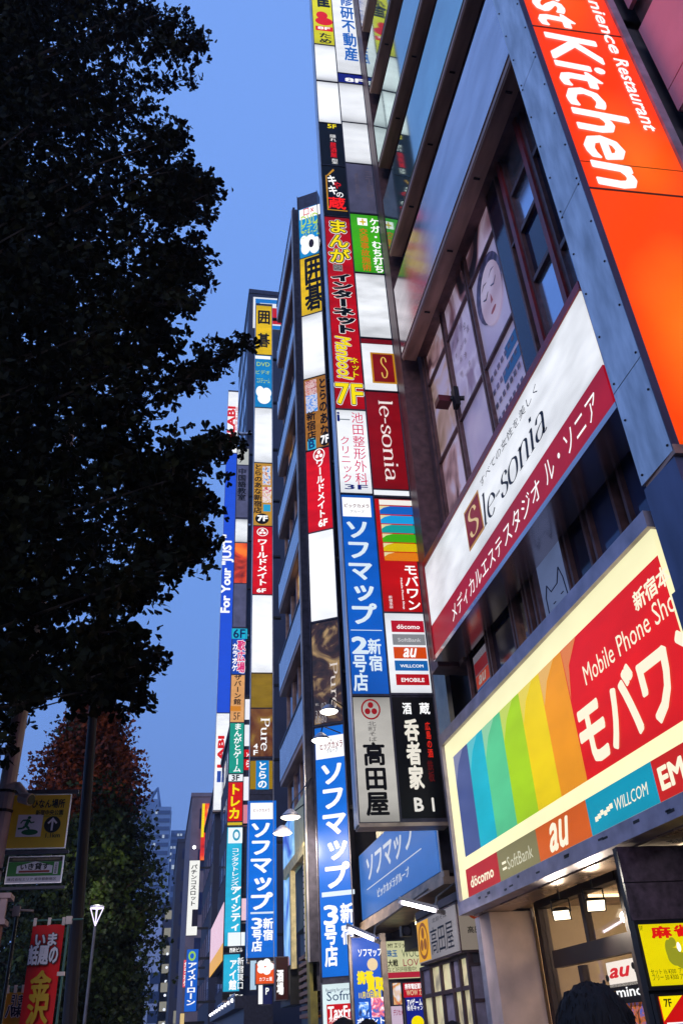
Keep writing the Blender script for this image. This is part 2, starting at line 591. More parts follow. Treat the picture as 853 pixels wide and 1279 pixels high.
# left column
p = A(-150, 54, lit('#e6e000', 1, .3, .2, True), 'yellow mahjong club panel')
px_text(p, F, (392, -14, 412, 10), '雀', BK, bold=.04)
u0, u1, v0, v1 = F.rect(393, 13, 416, 33)
b = MB(); F.disc(b, (u0 + u1) / 2, v0 + (v1 - v0) * .28, (u1 - u0) * .5, (v1 - v0) * .28, .003); F.disc(b, (u0 + u1) / 2 - .05, v0 + (v1 - v0) * .7, (u1 - u0) * .33, (v1 - v0) * .27, .0045)
obj('emblem', b, REDI, p)
px_sheet(p, F, (394, 32, 416, 40), REDI, .003); px_text(p, F, (397, 33, 412, 38), '8F', W1, n=.006, bold=.04)
px_text(p, F, (399, 41, 414, 55), 'ため', BK, vertical=True, bold=.04)
A(55, 99, WP(1.15), 'blank white panel under the yellow one'); A(101, 152, WP(1.2, .3), 'blank white panel over the black izakaya panel')
p = A(153, 205, BKP, 'black izakaya panel marked 5F')
px_text(p, F, (409, 155, 420, 161), '5F', YEL, bold=.03)
px_text(p, F, (412, 168, 420, 177), '隠れ', W1, vertical=True); px_text(p, F, (412, 178, 421, 197), '居酒屋', REDI, vertical=True, bold=.03)
px_text(p, F, (414, 198, 422, 205), '和室', W1, vertical=True)
p = A(206, 268, BKP, 'black panel with a red character')
GOLD = ink('#d89a20', .8)
b = MB()
for bx in ((408, 219, 409.2, 262), (409, 262, 434, 263.4)):
    F.box(b, *F.rect(*bx), 0, .004)
q0 = F.uv(408, 219); q1 = F.uv(416, 211); q2 = F.uv(417.5, 213); q3 = F.uv(409.5, 220)
F.poly(b, [q0, q3, q2, q1], .004); obj('gold_line', b, GOLD, p)
px_text(p, F, (409, 219, 420, 231), 'キ', W1, bold=.04, italic=-.2); px_text(p, F, (410, 232, 421, 243), 'キ', W1, bold=.04, italic=-.2)
px_text(p, F, (416, 227, 426, 236), 'や', REDI, bold=.02); px_text(p, F, (420, 240, 429, 247), 'の', W1, bold=.02)
px_text(p, F, (410, 246, 432, 262), '蔵', ink('#ff1a10', 1.0), bold=.03)
p = A(270, 510, lit('#c00010', .85, .3, .5, True), 'long red manga cafe panel')
OUT = [(.1, W1), (.07, BK), (.0, YEL)]
OUW = [(.1, W1), (.07, BK), (-.005, W1)]
px_text(p, F, (410, 275, 437, 329), 'まんが', YEL, vertical=True, bold=.05, layers=[(.13, W1), (.1, BK), (.03, YEL)])
px_sheet(p, F, (416, 330, 428, 339), ink('#b9b4b4', .6), .003); px_text(p, F, (417, 331, 427, 338), '図', BK, n=.006)
px_text(p, F, (415, 342, 443, 417), 'インターネット', W1, vertical=True, bold=.05, layers=[(.13, W1), (.095, BK), (.0, W1)])
px_text(p, F, (419, 420, 441, 474), 'Manboo!', YEL, rot='cw', italic=.2, layers=[(.08, W1), (.055, BK), (.03, YEL)])
px_text(p, F, (437, 447, 449, 472), 'ネット', YEL, vertical=True, bold=.03, layers=[(.05, BK), (.02, YEL)])
px_text(p, F, (419, 479, 454, 506), '7F', YEL, layers=[(.07, W1), (.05, BK), (.02, YEL)])
p = A(511, 615, WP(1.08, .2), 'white clinic panel with magenta characters')
px_text(p, F, (421, 515, 424, 526), 'i', NAVY, bold=.04); px_sheet(p, F, (424, 523, 437, 525), ink('#9aa4b0', .6), .003)
px_text(p, F, (438, 515, 460, 606), '池田整形外科', MAG, vertical=True, bold=.012)
px_text(p, F, (425, 545, 440, 603), 'クリニック', MAG, vertical=True, bold=.012)
px_text(p, F, (431, 605, 459, 612), '3F', NAVY, bold=.03)
SB = lit('#0a5cc4', 1.0, .2, .25, True)
p = A(617, 867, SB, 'blue panel of the second store')
px_sheet(p, F, (427, 621, 464, 646), W1, .003)
px_text(p, F, (430, 629, 461, 635), 'ビックカメラ', ink('#7a1030', .7), n=.006, bold=.02); px_text(p, F, (437, 637, 455, 641), 'グループ', ink('#55607a', .7), n=.006)
SW = ink('#dcecf8', .98)
px_text(p, F, (433, 652, 471, 779), 'ソフマップ', SW, vertical=True, bold=.045)
px_sheet(p, F, (438, 786.5, 477, 788), SW, .004)
px_text(p, F, (440, 796, 459, 816), '2', SW, bold=.05); px_text(p, F, (440, 819, 460, 863), '号店', SW, vertical=True, bold=.035)
px_text(p, F, (459, 798, 478, 838), '新宿', SW, vertical=True, bold=.035)
p = A(870, 1028, lit('#cfcbc4', .8, .45, .3, True), 'off-white noodle shop panel with a red crest')
mon(p, F, (450, 873, 476, 899), ink('#a01018', .8), None)
px_text(p, F, (459, 901, 471, 926), '北町そば', ink('#777274', .3), vertical=True, bold=-.005)
BRW = ink('#251a18', .0)
px_text(p, F, (453, 928, 486, 1018), '高田屋', BRW, vertical=True, bold=.045)
# right column
p = B(-150, 94, WP(1.05, .2), 'white estate agent panel with blue characters')
px_text(p, F, (423, -8, 448, 77), '修研不動産', ink('#0c62c0', .95), vertical=True, bold=.035)
p = B(95, 106, lit('#101c84', .8), 'navy strip marked 8F'); px_text(p, F, (431, 97, 453, 104), '8F', W1, bold=.04)
B(107, 155, WP(1.0, .4), 'blank white panel under the navy strip'); B(156, 206, WP(.95, .3), 'blank white panel above the unlit one')
p = B(207, 268, UNLIT, 'unlit mauve panel')
FN = paint('faded_print', '#a89494', .5)
px_text(p, F, (442, 216, 450, 243), '歯科医院', FN, vertical=True); px_text(p, F, (455, 214, 467, 240), '三丁目', FN, vertical=True); px_text(p, F, (458, 242, 468, 247), '6F', FN)
p = B(270, 342, lit('#3fae10', .95, .2, .2, True), 'green bonesetter panel')
px_sheet(p, F, (446, 272, 459, 282), W1, .003)
b = MB(); F.box(b, *F.rect(449, 276, 457, 278.6), .004, .006); F.box(b, *F.rect(451.6, 273.4, 454.2, 281), .004, .0065); obj('cross', b, ink('#e0c000', .9), p)
px_text(p, F, (461, 273, 480, 341), 'ケガ・むち打ち', W1, vertical=True, bold=.04)
px_text(p, F, (448, 285, 464, 339), '交通事故施術', ink('#d86c10', .9), vertical=True, bold=.02)
B(344, 423, WP(.95, .3, .3), 'blank white panel over the beauty salon panel')
p = B(425, 431, lit('#8c0818', .6), 'dark red strip')
p = B(431, 489, WP(1.0, .1), 'white panel with a red and gold square')
b = MB(); F.box(b, *F.rect(462, 440, 496, 480), 0, .003); obj('gold_square', b, ink('#c88a18', .85), p)
b = MB(); F.box(b, *F.rect(464.5, 442, 493.5, 478), .003, .005); obj('red_square', b, lit('#8e0c10', .8, .2, .3), p)
serif(p, F, F.rect(474, 446, 485, 473), 'S', ink('#f0c860', .9), n=.008, w=(.09, .025))
DR = lit('#8e0512', .85, .25, .35, True)
p = B(491, 612, DR, 'dark red salon panel')
serif(p, F, F.rect(472, 500, 501, 602), 'le-sonia', ink('#f8e8e4', .95), rot='cw', w=(.09, .035))
B(613, 620, WP(1.0, 0, 0), 'white strip')
p = B(624, 765, lit('#c40c10', .9, .2, .3, True), 'rainbow and red phone shop panel')
px_sheet(p, F, (473, 624, 518, 632), ink('#f4f0e8', 1.0), .003)
rb = ['#1464c8', '#18a0e8', '#10a0a0', '#40b010', '#e0c000', '#e88010']
for i, c in enumerate(rb):
    px_sheet(p, F, (473.5 + i * 1.2, 632 + i * 11.6, 519 + i * 1.6, 632 + (i + 1) * 11.6), lit(c, .9), .004 + .001 * i, name='rainbow_stripe')
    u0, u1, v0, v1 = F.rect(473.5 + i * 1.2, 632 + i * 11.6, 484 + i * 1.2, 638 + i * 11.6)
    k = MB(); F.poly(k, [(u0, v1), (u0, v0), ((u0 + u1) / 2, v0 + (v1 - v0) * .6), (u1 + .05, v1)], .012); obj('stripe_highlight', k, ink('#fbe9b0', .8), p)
px_text(p, F, (504, 707, 526, 762), 'モバワン', W1, vertical=True, bold=.03)
px_text(p, F, (499, 722, 506, 761), 'Mobile Phone Shop', W1, rot='cw', bold=.02)
px_text(p, F, (485, 744, 491, 760), '新宿本店', W1, vertical=True)
p = B(766, 866, WP(1.0, .15), 'white panel of coloured carrier tiles')
tiles = [('#c0102c', 775, 790, 'döcomo'), ('#8c8e94', 792, 806, 'SoftBank'), ('#e04c0c', 808, 823, 'au'), ('#1068b8', 825, 838, 'WILLCOM'), ('#c00c1c', 842, 856, 'EMOBILE')]
for i, (c, a0, a1, s) in enumerate(tiles):
    o_ = 1.5 * i
    px_sheet(p, F, (488 + o_, a0, 530 + o_ * 1.1, a1), lit(c, .85), .003, name='carrier_tile')
    if s == 'au': px_text(p, F, (500 + o_, a0 + 2, 518 + o_, a1 - 2), s, W1, n=.006, bold=.03, italic=.35)
    else: px_text(p, F, (495 + o_, a0 + 5, 524 + o_, a1 - 4), s, W1 if i != 1 else ink('#d8d8dc', .8), n=.006, bold=.02)
p = B(870, 1022, lit('#101014', .2), 'black sake house panel')
px_text(p, F, (502, 878, 514, 892), '酒', W1, bold=.03); px_text(p, F, (523, 878, 537, 892), '蔵', W1, bold=.03)
px_text(p, F, (504, 899, 530, 985), '呑者家', ink('#f0eadc', .95), vertical=True, bold=.05)
px_text(p, F, (530, 902, 541, 946), '広島の酒', ink('#e02818', .85), vertical=True, bold=.03)
px_text(p, F, (533, 950, 543, 976), '鉄板', ink('#701010', .5), vertical=True, bold=.03)
px_text(p, F, (517, 997, 529, 1013), 'B', ink('#e8e4dc', .95), bold=.04); px_text(p, F, (539, 997, 542.5, 1013), '1', ink('#e8e4dc', .95), bold=.04)
for y in (54.5, 100, 152.5, 205.5, 269, 510.5, 616, 868.5): T1.rail(y, None, .02, DV)
for y in (94.5, 106.5, 155.5, 206.5, 269, 343, 424, 490, 622, 868): T1.rail(y, eR, DV, U1 - .02)


# ---- tower two, turned thirty degrees on the corner of the middle building
T2 = Tower('sign_tower', 'second sign tower from the right, turned towards the street, big blue panel near the pavement',
           (3.13, 18), math.radians(-30), .76, .3, 1.9, 27.2, lambda y: 373.6 + (y - 262) * .0275, side=DARK)
F = T2.F
p = T2.panel(262, 323, lit('#1290d8', .95, .15, .3, True), 'light blue video shop panel')
px_sheet(p, F, (374, 263, 400, 267), W1, .003, name='printed_patch'); px_text(p, F, (379, 261.5, 392, 266), 'ロ×', REDI, n=.006)
YG = ink('#c8e83c', .9)
px_text(p, F, (376, 271, 398, 277), 'DVD', YG, bold=.0); px_text(p, F, (376, 280, 398, 286), 'ビデオ', YG, bold=.0); px_text(p, F, (377, 288, 399, 293), 'コスチューム', YG, bold=.0)
b = MB()
for bx in ((375, 296, 384, 306), (381, 295, 394, 304), (390, 297, 400, 307), (376, 303, 388, 316), (386, 300, 400, 314)):
    u0, u1, v0, v1 = F.rect(*bx); F.disc(b, (u0 + u1) / 2, (v0 + v1) / 2, (u1 - u0) / 2, (v1 - v0) / 2, .004 + len(b.v) * 2e-5)
obj('white_cloud', b, W1, p)
b = MB(); u0, u1, v0, v1 = F.rect(385, 299, 393, 309); F.disc(b, (u0 + u1) / 2, (v0 + v1) / 2, (u1 - u0) / 2.4, (v1 - v0) / 2.4, .009); obj('round_figure', b, ink('#3a2a40', .4), p)
YP = lit('#f0c400', .95, .25, .3, True)
p = T2.panel(324, 395, YP, 'yellow go club panel')
px_text(p, F, (381, 325, 403, 350), '囲', BK, bold=.04); px_text(p, F, (381, 357, 404, 383), '碁', BK, bold=.035)
T2.panel(396, 474, WP(1.15, .3), 'blank white panel under the yellow one')
p = T2.panel(475, 563, lit('#b87828', .75, .1, .5), 'orange comic shop panel')
px_text(p, F, (398, 474, 410, 543), 'とらのあな', BK, vertical=True, bold=.05)
px_text(p, F, (383, 515, 395, 549), '新宿店', BK, vertical=True, bold=.04)
px_sheet(p, F, (384, 549, 395, 561), ink('#30b8e0', .9), .003); px_text(p, F, (386, 551, 393, 559), 'B', ink('#0c4a90', .7), n=.006, bold=.05)
b = MB(); u0, u1, v0, v1 = F.rect(399, 543, 412, 555); F.disc(b, (u0 + u1) / 2, (v0 + v1) / 2, (u1 - u0) / 2, (v1 - v0) / 2, .005); obj('black_disc', b, BK, p)
px_text(p, F, (401, 545, 411, 552), '7F', W1, n=.008, bold=.05)
px_sheet(p, F, (381, 477, 396, 495), picture('comic_print', '#a03028', '#e8c8b8', '#c85838', 9, .7), .004)
px_sheet(p, F, (382, 495, 397, 513), picture('comic_print_blue', '#2080d0', '#e8e0d8', '#3090d8', 8, .7), .0045)
RP = lit('#e0081c', .95, .3, .35, True)
p = T2.panel(565, 666, RP, 'red panel with a round white crest')
mon(p, F, (391, 562, 406, 574), W1, None)
px_text(p, F, (395, 576, 407, 645), 'ワールドメイト', W1, vertical=True, bold=.045); px_text(p, F, (398, 650, 409, 656), '6F', W1, bold=.05)
T2.panel(667, 777, WP(1.25, .1), 'tall blank white panel')
p = T2.panel(780, 906, picture('salon_print', '#1c1210', '#4a2c1c', '#c8a060', 1.2, .5, 5, 2.5), 'dark brown hair salon panel')
serif(p, F, F.rect(412, 828, 424, 884), 'Pure', ink('#e8dcd4', .9), rot='cw', w=(.08, .035))
GT = ink('#b8b0b0', .7)
px_text(p, F, (394, 879, 408, 885), '℡ 03', GT); px_text(p, F, (394, 888, 409, 894), '3340', GT); px_text(p, F, (394, 896, 408, 902), '0880', GT)
SB2 = lit('#0a70e0', 1.0, .15, .2, True)
p = T2.panel(910, 1222, SB2, 'large blue panel of the third store')
px_sheet(p, F, (394, 922, 430, 944), W1, .003)
px_text(p, F, (400, 928, 428, 933), 'ビックカメラ', ink('#a01830', .7), n=.006, bold=.02); px_text(p, F, (408, 935, 422, 939), 'グループ', ink('#55607a', .7), n=.006)
px_text(p, F, (402, 957, 437, 1106), 'ソフマップ', W1, vertical=True, bold=.05)
px_sheet(p, F, (402, 1115, 443, 1116.6), SW, .004)
px_text(p, F, (405, 1132, 422, 1154), '3', W1, bold=.035); px_text(p, F, (405, 1157, 422, 1206), '号店', W1, vertical=True, bold=.045)
px_text(p, F, (425, 1129, 443, 1178), '新宿', W1, vertical=True, bold=.045)
for y in (324, 395.5, 474.5, 564, 666.5, 778.5, 908): T2.rail(y)
# small white box sign under tower two
Z = F.uv(402, 1228)[1]
t = thing('box_sign', tuple(F.p(0, 1.2)), 'white box sign with a red tax free band, standing under the second tower', 'box sign')
b = MB(); F.box(b, .02, .84, 1.2, Z, -.2, .03); obj('casing', b, DARK, t)
b = MB(); F.box(b, .05, .81, 1.24, Z - .03, .03, .045); pf = obj('sign_face', b, lit('#dff2f6', 1.0, .1, .1, True), t)
px_text(pf, F, (408, 1235, 443, 1238), 'Re-using for tomorrow', ink('#406090', .5), n=.05)
px_text(pf, F, (409, 1239, 456, 1251), 'Sofmap', ink('#1a4a78', .7), n=.05, bold=.01)
px_sheet(pf, F, (409, 1255, 460, 1276), lit('#d00c18', .9), .049)
px_text(pf, F, (411, 1258, 452, 1269), 'TaxFree', W1, n=.054, bold=.04); px_text(pf, F, (412, 1270, 446, 1275), '免税 US Dollar', W1, n=.054, bold=.02)

# ---- tower three
T3 = Tower('sign_tower', 'slim far sign tower with a yellow panel on top, in front of a dark block',
           (3.0, 32), R3, .95, .35, 4.1, at_y(316, 378, 32)[2], lambda y: 318.5 - (y - 381) * .0085)
F = T3.F
p = T3.panel(381, 442, YP, 'yellow go club panel')
px_text(p, F, (323, 388, 337, 405), '囲', BK, bold=.04); px_text(p, F, (322, 416, 337, 434), '碁', BK, bold=.035)
p = T3.panel(443, 508, lit('#1088d0', .9, .15, .3, True), 'light blue video shop panel')
px_sheet(p, F, (319, 444, 338, 449), W1, .003)
px_text(p, F, (321, 452, 337, 458), 'DVD', YG, bold=.0); px_text(p, F, (320, 462, 337, 468), 'ビデオ', YG, bold=.0); px_text(p, F, (321, 472, 337, 479), 'コスチューム', YG, bold=.0)
b = MB()
for bx in ((320, 482, 330, 496), (327, 484, 339, 498), (322, 490, 338, 505)):
    u0, u1, v0, v1 = F.rect(*bx); F.disc(b, (u0 + u1) / 2, (v0 + v1) / 2, (u1 - u0) / 2, (v1 - v0) / 2, .004 + len(b.v) * 5e-5)
obj('white_cloud', b, W1, p)
T3.panel(509, 577, WP(1.15, .3), 'blank white panel')
p = T3.panel(578, 656, lit('#d09830', .85, .1, .3, True), 'orange comic shop panel')
px_text(p, F, (318, 580, 327, 641), 'とらのあな新宿店', BK, vertical=True, bold=.04)
px_sheet(p, F, (328, 582, 338, 606), picture('comic_print_far', '#2080c0', '#e8e0d0', '#b87040', 5, .8), .004)
px_sheet(p, F, (328, 608, 339, 628), picture('comic_print_far_red', '#c03838', '#e8e0d0', '#d0a060', 5, .8), .004)
px_sheet(p, F, (329, 630, 338, 639), ink('#28a8d8', .9), .004)
b = MB(); u0, u1, v0, v1 = F.rect(319, 641, 336, 655); F.disc(b, (u0 + u1) / 2, (v0 + v1) / 2, (u1 - u0) / 2, (v1 - v0) / 2, .005); obj('black_disc', b, BK, p)
px_text(p, F, (322, 644, 334, 651), '7F', W1, n=.01, bold=.06)
p = T3.panel(657, 742, RP, 'red panel with a round white crest')
mon(p, F, (321, 659, 335, 670), W1, None)
px_text(p, F, (322, 674, 334, 731), 'ワールドメイト', W1, vertical=True, bold=.045); px_text(p, F, (321, 735, 332, 740), '6F', W1, bold=.05)
T3.panel(743, 840, WP(1.2, .15), 'tall blank white panel')
p = T3.panel(841, 884, lit('#9c7c20', .75, .2, .5), 'gold upper panel')
p = T3.panel(885, 945, picture('salon_print_far', '#5a2810', '#7a4a18', '#a07c28', .9, .7), 'brown hair salon panel')
serif(p, F, F.rect(326, 897, 337, 938), 'Pure', W1, rot='cw', w=(.1, .05)); px_text(p, F, (317, 929, 322, 935), '4', W1, bold=.03); px_text(p, F, (317, 937, 322, 943), 'F', W1, bold=.03)
p = T3.panel(950, 986, lit('#a88410', .8), 'small blue and gold panel')
px_sheet(p, F, (320, 950, 336, 986), lit('#1484d0', .95), .003); px_text(p, F, (323, 952, 333, 984), 'とらの', W1, vertical=True, n=.006, bold=.04)
p = T3.panel(1000, 1197, SB2, 'large blue panel of the third store', u0=-.05, u1=1.06)
px_sheet(p, F, (313, 1003, 341, 1023), W1, .003); px_text(p, F, (317, 1010, 337, 1014), 'ビックカメラ', ink('#a01830', .7), n=.006)
px_text(p, F, (315, 1029, 340, 1135), 'ソフマップ', W1, vertical=True, bold=.05); px_sheet(p, F, (313, 1139.4, 342, 1140.8), SW, .004)
px_text(p, F, (315, 1147, 327, 1160), '3', W1, bold=.035); px_text(p, F, (315, 1162, 327, 1188), '号店', W1, vertical=True, bold=.045); px_text(p, F, (329, 1147, 341, 1174), '新宿', W1, vertical=True, bold=.045)
for y in (442.5, 508.5, 577.5, 656.5, 742.5, 840.5, 884.5, 947, 992): T3.rail(y)

# ---- tower four
T4 = Tower('sign_tower', 'distant sign tower with orange, teal and long cyan panels, left of the slim tower',
           (2.70, 39.6), R3, .757, .3, at_y(284, 1250, 39.6)[2], at_y(298, 558, 39.6)[2], lambda y: 297 - (y - 500) * .0215, side=DARK)
F = T4.F
p = T4.panel(560, 580, lit('#c8ccc8', .8), 'white top panel'); px_text(p, F, (299, 562, 304, 578), 'クテ', BK, vertical=True, bold=.04)
p = T4.panel(581, 646, UNLIT, 'unlit grey panel'); px_text(p, F, (298, 585, 307, 625), '中国語教室', BRW, vertical=True, bold=.03)
p = T4.panel(648, 677, WP(1.0, .5), 'small white panel')
p = T4.panel(678, 728, picture('glow_print', '#5a0808', '#c83808', '#f07010', .5, 1.0), 'dark red and orange panel')
T4.panel(729, 783, UNLIT, 'unlit lower panel')
p = T4.panel(785, 842, lit('#1048b8', .9, 0, .3), 'blue panel marked 6F')
px_sheet(p, F, (289.5, 785, 309, 798), lit('#18b4d8', .95), .004); px_text(p, F, (292, 786, 306, 797), '6F', ink('#082a70', .6), n=.01, bold=.03)
px_text(p, F, (291, 804, 296, 838), 'カラオケ', W1, vertical=True, bold=.05); px_text(p, F, (297, 800, 306, 840), '歌広場', ink('#e0287a', .95), vertical=True, bold=.06, layers=[(.1, W1), (.04, ink('#e0287a', .95))])
p = T4.panel(843, 902, lit('#e8a868', .9, 0, .3), 'orange panel marked 5F')
px_text(p, F, (293, 843, 301, 880), 'ザバーン館', BRW, vertical=True, bold=.03); px_text(p, F, (292, 890, 300, 899), '5F', BRW, bold=.0); px_sheet(p, F, (288, 882, 301, 888), ink('#e89020', .8), .004)
p = T4.panel(903, 966, lit('#18a08c', .9, 0, .2, True), 'teal panel'); px_text(p, F, (293, 904, 301, 964), 'まんがとゲーム', W1, vertical=True, bold=.03)
p = T4.panel(967, 976, WP(1.0, 0, 0), 'white strip marked 3F'); px_text(p, F, (290, 968, 299, 975), '3F', BK, bold=.04)
p = T4.panel(977, 1026, lit('#d41010', .95, 0, .2, True), 'red panel with yellow characters'); px_text(p, F, (288, 980, 299, 1022), 'トレカ', YEL, vertical=True, bold=.05)
T4.panel(1027, 1031, lit('#e0c020', .9), 'yellow strip')
p = T4.panel(1033, 1182, lit('#28b4dc', 1.0, .1, .25, True), 'long cyan contact lens panel')
px_sheet(p, F, (285.5, 1034, 303, 1053), ink('#f4fcff', 1.0), .003)
b = MB(); u0, u1, v0, v1 = F.rect(291, 1036, 300, 1050); F.disc(b, (u0 + u1) / 2, (v0 + v1) / 2, (u1 - u0) / 2, (v1 - v0) / 2, .006, .6); obj('ring_mark', b, ink('#20a0c8', .9), p)
px_text(p, F, (290, 1060, 298, 1112), 'コンタクトレンズの', W1, vertical=True, bold=.02); px_text(p, F, (290, 1108, 300, 1162), 'アイシティ', W1, vertical=True, bold=.05)
px_sheet(p, F, (285, 1165, 306, 1181), ink('#f4fcff', 1.0), .003)
p = T4.panel(1183, 1190, BKP, 'black strip'); px_text(p, F, (287, 1184, 303, 1189), '西新ビル', W1, bold=.03)
p = T4.panel(1192, 1239, lit('#28b4dc', 1.0, .1, .25, True), 'short cyan panel')
px_text(p, F, (287, 1200, 295, 1236), 'アイ館', W1, vertical=True, bold=.05); px_text(p, F, (297, 1196, 304, 1235), '新宿東口', W1, vertical=True, bold=.02)
p = T4.panel(1240, 1249, BKP, 'black strip marked basement'); px_text(p, F, (287, 1242, 303, 1248), '地下1F', W1, bold=.03)

# ---- side column of small panels between towers three and four
T5 = Tower('sign_column', 'narrow column of small white and red panels squeezed between the two slim far towers',
           (3.22, 39.8), R3, .62, .15, at_y(303, 1152, 39.8)[2], at_y(303, 868, 39.8)[2], lambda y: 303 - (y - 870) * .012, side=DARK)
for y0, y1, c in ((873, 899, '#f4f4fa'), (905, 932, '#f4f4fa'), (970, 1000, '#f4f4fa'), (1120, 1150, '#f0c8d8'), (1005, 1032, '#d88898')):
    T5.panel(y0, y1, lit(c, 1.0, 0, .1, False), 'small ' + ('white' if c == '#f4f4fa' else 'pink') + ' panel')
p = T5.panel(936, 962, lit('#d81018', .95), 'small red panel'); px_text(p, T5.F, (308, 940, 312, 958), 'とら', W1, vertical=True, bold=.03)

# ---- electronics store tower far away
T6 = Tower('sign_tower', 'farthest tall sign tower, white top, long blue face with white slogan, standing against the sky',
           (3.35, 65), R3, 1.15, .7, at_y(268, 1013, 65)[2], at_y(284, 487, 65)[2], lambda y: 284.5 - (y - 487) * .031)
F = T6.F
p = T6.panel(489, 565, WP(1.1, .1), 'white top panel with red letters')
px_text(p, F, (285, 508, 293, 540), 'LABI', REDI, rot='ccw', bold=.05); px_text(p, F, (294, 508, 297, 538), '新宿東口館', REDI, rot='ccw')
px_sheet(p, F, (285, 542, 293, 552), REDI, .004)
p = T6.panel(566, 890, lit('#1c50d8', 1.0, .05, .1, True), 'long blue panel with a white slogan')
px_text(p, F, (279, 668, 290, 765), 'For Your "JUST"', W1, rot='ccw', bold=.05)
p = T6.panel(891, 1012, WP(1.1, .1), 'white lower panel with red letters')
px_text(p, F, (273, 920, 279, 958), 'LABI', REDI, rot='ccw', bold=.06); px_sheet(p, F, (271.5, 963, 276, 977), ink('#2a50b0', .9), .004)
# ------------------------------------------------------------------ ground
ASPH = paint('asphalt', '#3b3b3f', .8, 0, .3, 8, bump=.3)
TILE = paint('pavement_tile', '#6a6668', .7, 0, .25, 2, bump=.1)
b = MB(); b.box(-3000, 3000, -1500, 3000, -.35, -.12); obj('ground', b, ASPH, None, kind='structure')
b = MB(); b.box(-5.2, 60, -30, 400, -.116, 0); obj('pavement', b, TILE, None, kind='structure')
b = MB(); b.box(-5.36, -5.203, -30, 400, -.118, .01); obj('kerb', b, CONC, None, kind='structure')
b = MB()
for k in range(-6, 60):
    b.box(-9.1, -8.98, k * 6, k * 6 + 3, -.12, -.116)
obj('lane_marking', b, paint('road_paint', '#c8c8c4', .6), None, kind='structure')

# ------------------------------------------------------------------ near building (beauty salon, phone shop)
BA = thing('commercial_building', (4.3, 8, 0), 'near right building with glossy lavender and teal bands over poster-covered windows', 'building')
YN, YF = 4.6, 11.15
boxes('wall', [(7.2, 16, YN, YF, 3.2, 33), (4.9, 16, YF, YF + .25, 3.2, 33), (4.75, 16, YN, YN + .3, 3.2, 33)], WALLD, BA)
b = MB(); b.box(3.86, 4.9, YF - .14, YF + .2, 6.3, 33); obj('end_pilaster', b, BROWND, BA)
boxes('floor_slab', [(4.4, 7.2, YN, YF, z - .12, z + .12) for z in (6.1, 8.1, 12.9, 16, 19, 22.1, 25.2, 28.3, 31.4)], paint('ceiling_grey', '#6e6a6c', .8), BA)
bands = [(12.55, 14.32, PANELB, 'lavender'), (15.54, 17.2, PANELT, 'teal'), (18.62, 20.15, PANELT, 'greenish'), (21.75, 23.3, PANELT, ''),
         (24.8, 26.4, PANELB, ''), (27.9, 29.5, PANELT, ''), (31, 32.6, PANELB, '')]
ys = [YN + .05, 6.75, 8.9, YF - .3]
for z0, z1, m, nm in bands:
    for i in range(1):
        b = MB(); b.box(3.8, 3.86, ys[0], 10.75, z0, z1)
        obj('spandrel_panel', b, m, BA, (nm + ' glossy band panel') if nm else None)
    b = MB(); b.box(3.84, 4.5, ys[0], 10.78, z0 - .02, z0 + .22)
    obj('soffit', b, BROWND, BA)
    b = MB(); b.box(3.815, 4.08, YN + .06, 10.8, z0 - .12, z0 - .022); b.box(3.83, 3.845, YN + .06, 10.8, z0 - .15, z0 - .12)
    sf = obj('beam', b, BROWN, BA)
    b = MB(); y = YN + .9
    while y < 10.6:
        b.box(3.9, 4.0, y, y + .03, z0 - .135, z0 - .12); y += 1.35
    obj('fixing', b, BLACKM, sf, kind='stuff')
    b = MB(); b.box(3.83, 4.5, ys[0], 10.78, z1 - .1, z1 - .004); obj('ledge', b, BROWND, BA)


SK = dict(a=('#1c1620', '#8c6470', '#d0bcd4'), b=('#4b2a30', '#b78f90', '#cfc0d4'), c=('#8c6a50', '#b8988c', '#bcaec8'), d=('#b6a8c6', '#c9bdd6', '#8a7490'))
posters = {k: picture('poster_' + k, *v, scale=1.3, emit=.36, detail=2, dist=1.0, rough=.5) for k, v in SK.items()}  # glow put into the prints so the posters read brighter
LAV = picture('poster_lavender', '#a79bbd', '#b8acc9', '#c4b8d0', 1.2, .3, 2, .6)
FX = Fr((4.33, 0, 0), street=True)
BLUEG = glass('blue_window_glass', '#45557a', .03, .9)
OPAQ = paint('blue_reflecting_glass', '#39466e', .06, .25, .25, .7)
PALEG = paint('pale_reflecting_glass', '#c4d0e4', .12, .9, .2, .5)
NAVG = paint('navy_reflecting_glass', '#121a3a', .08, .2, .3, .6)


def window(parent, y0, y1, z0, z1, trans=(), X=4.3, panes=None, fw=.045, mat=BROWND, label=None):
    """frame with its transoms, and one pane per opening"""
    b = MB()
    b.box(X - .06, X + .06, y0, y0 + fw, z0, z1); b.box(X - .06, X + .06, y1 - fw, y1, z0, z1)
    b.box(X - .05, X + .05, y0 + fw, y1 - fw, z0, z0 + fw); b.box(X - .05, X + .05, y0 + fw, y1 - fw, z1 - fw, z1)
    for t in trans: b.box(X - .055, X + .055, y0 + fw, y1 - fw, t - fw / 2, t + fw / 2)
    w = obj('window', b, mat, parent, label)
    zs = [z0] + list(trans) + [z1]
    for i in range(len(zs) - 1):
        k = MB(); k.box(X + .0, X + .012, y0 + fw, y1 - fw, zs[i] + .01, zs[i + 1] - .01)
        obj('pane', k, (panes[i] if panes else GLD), w)
    return w


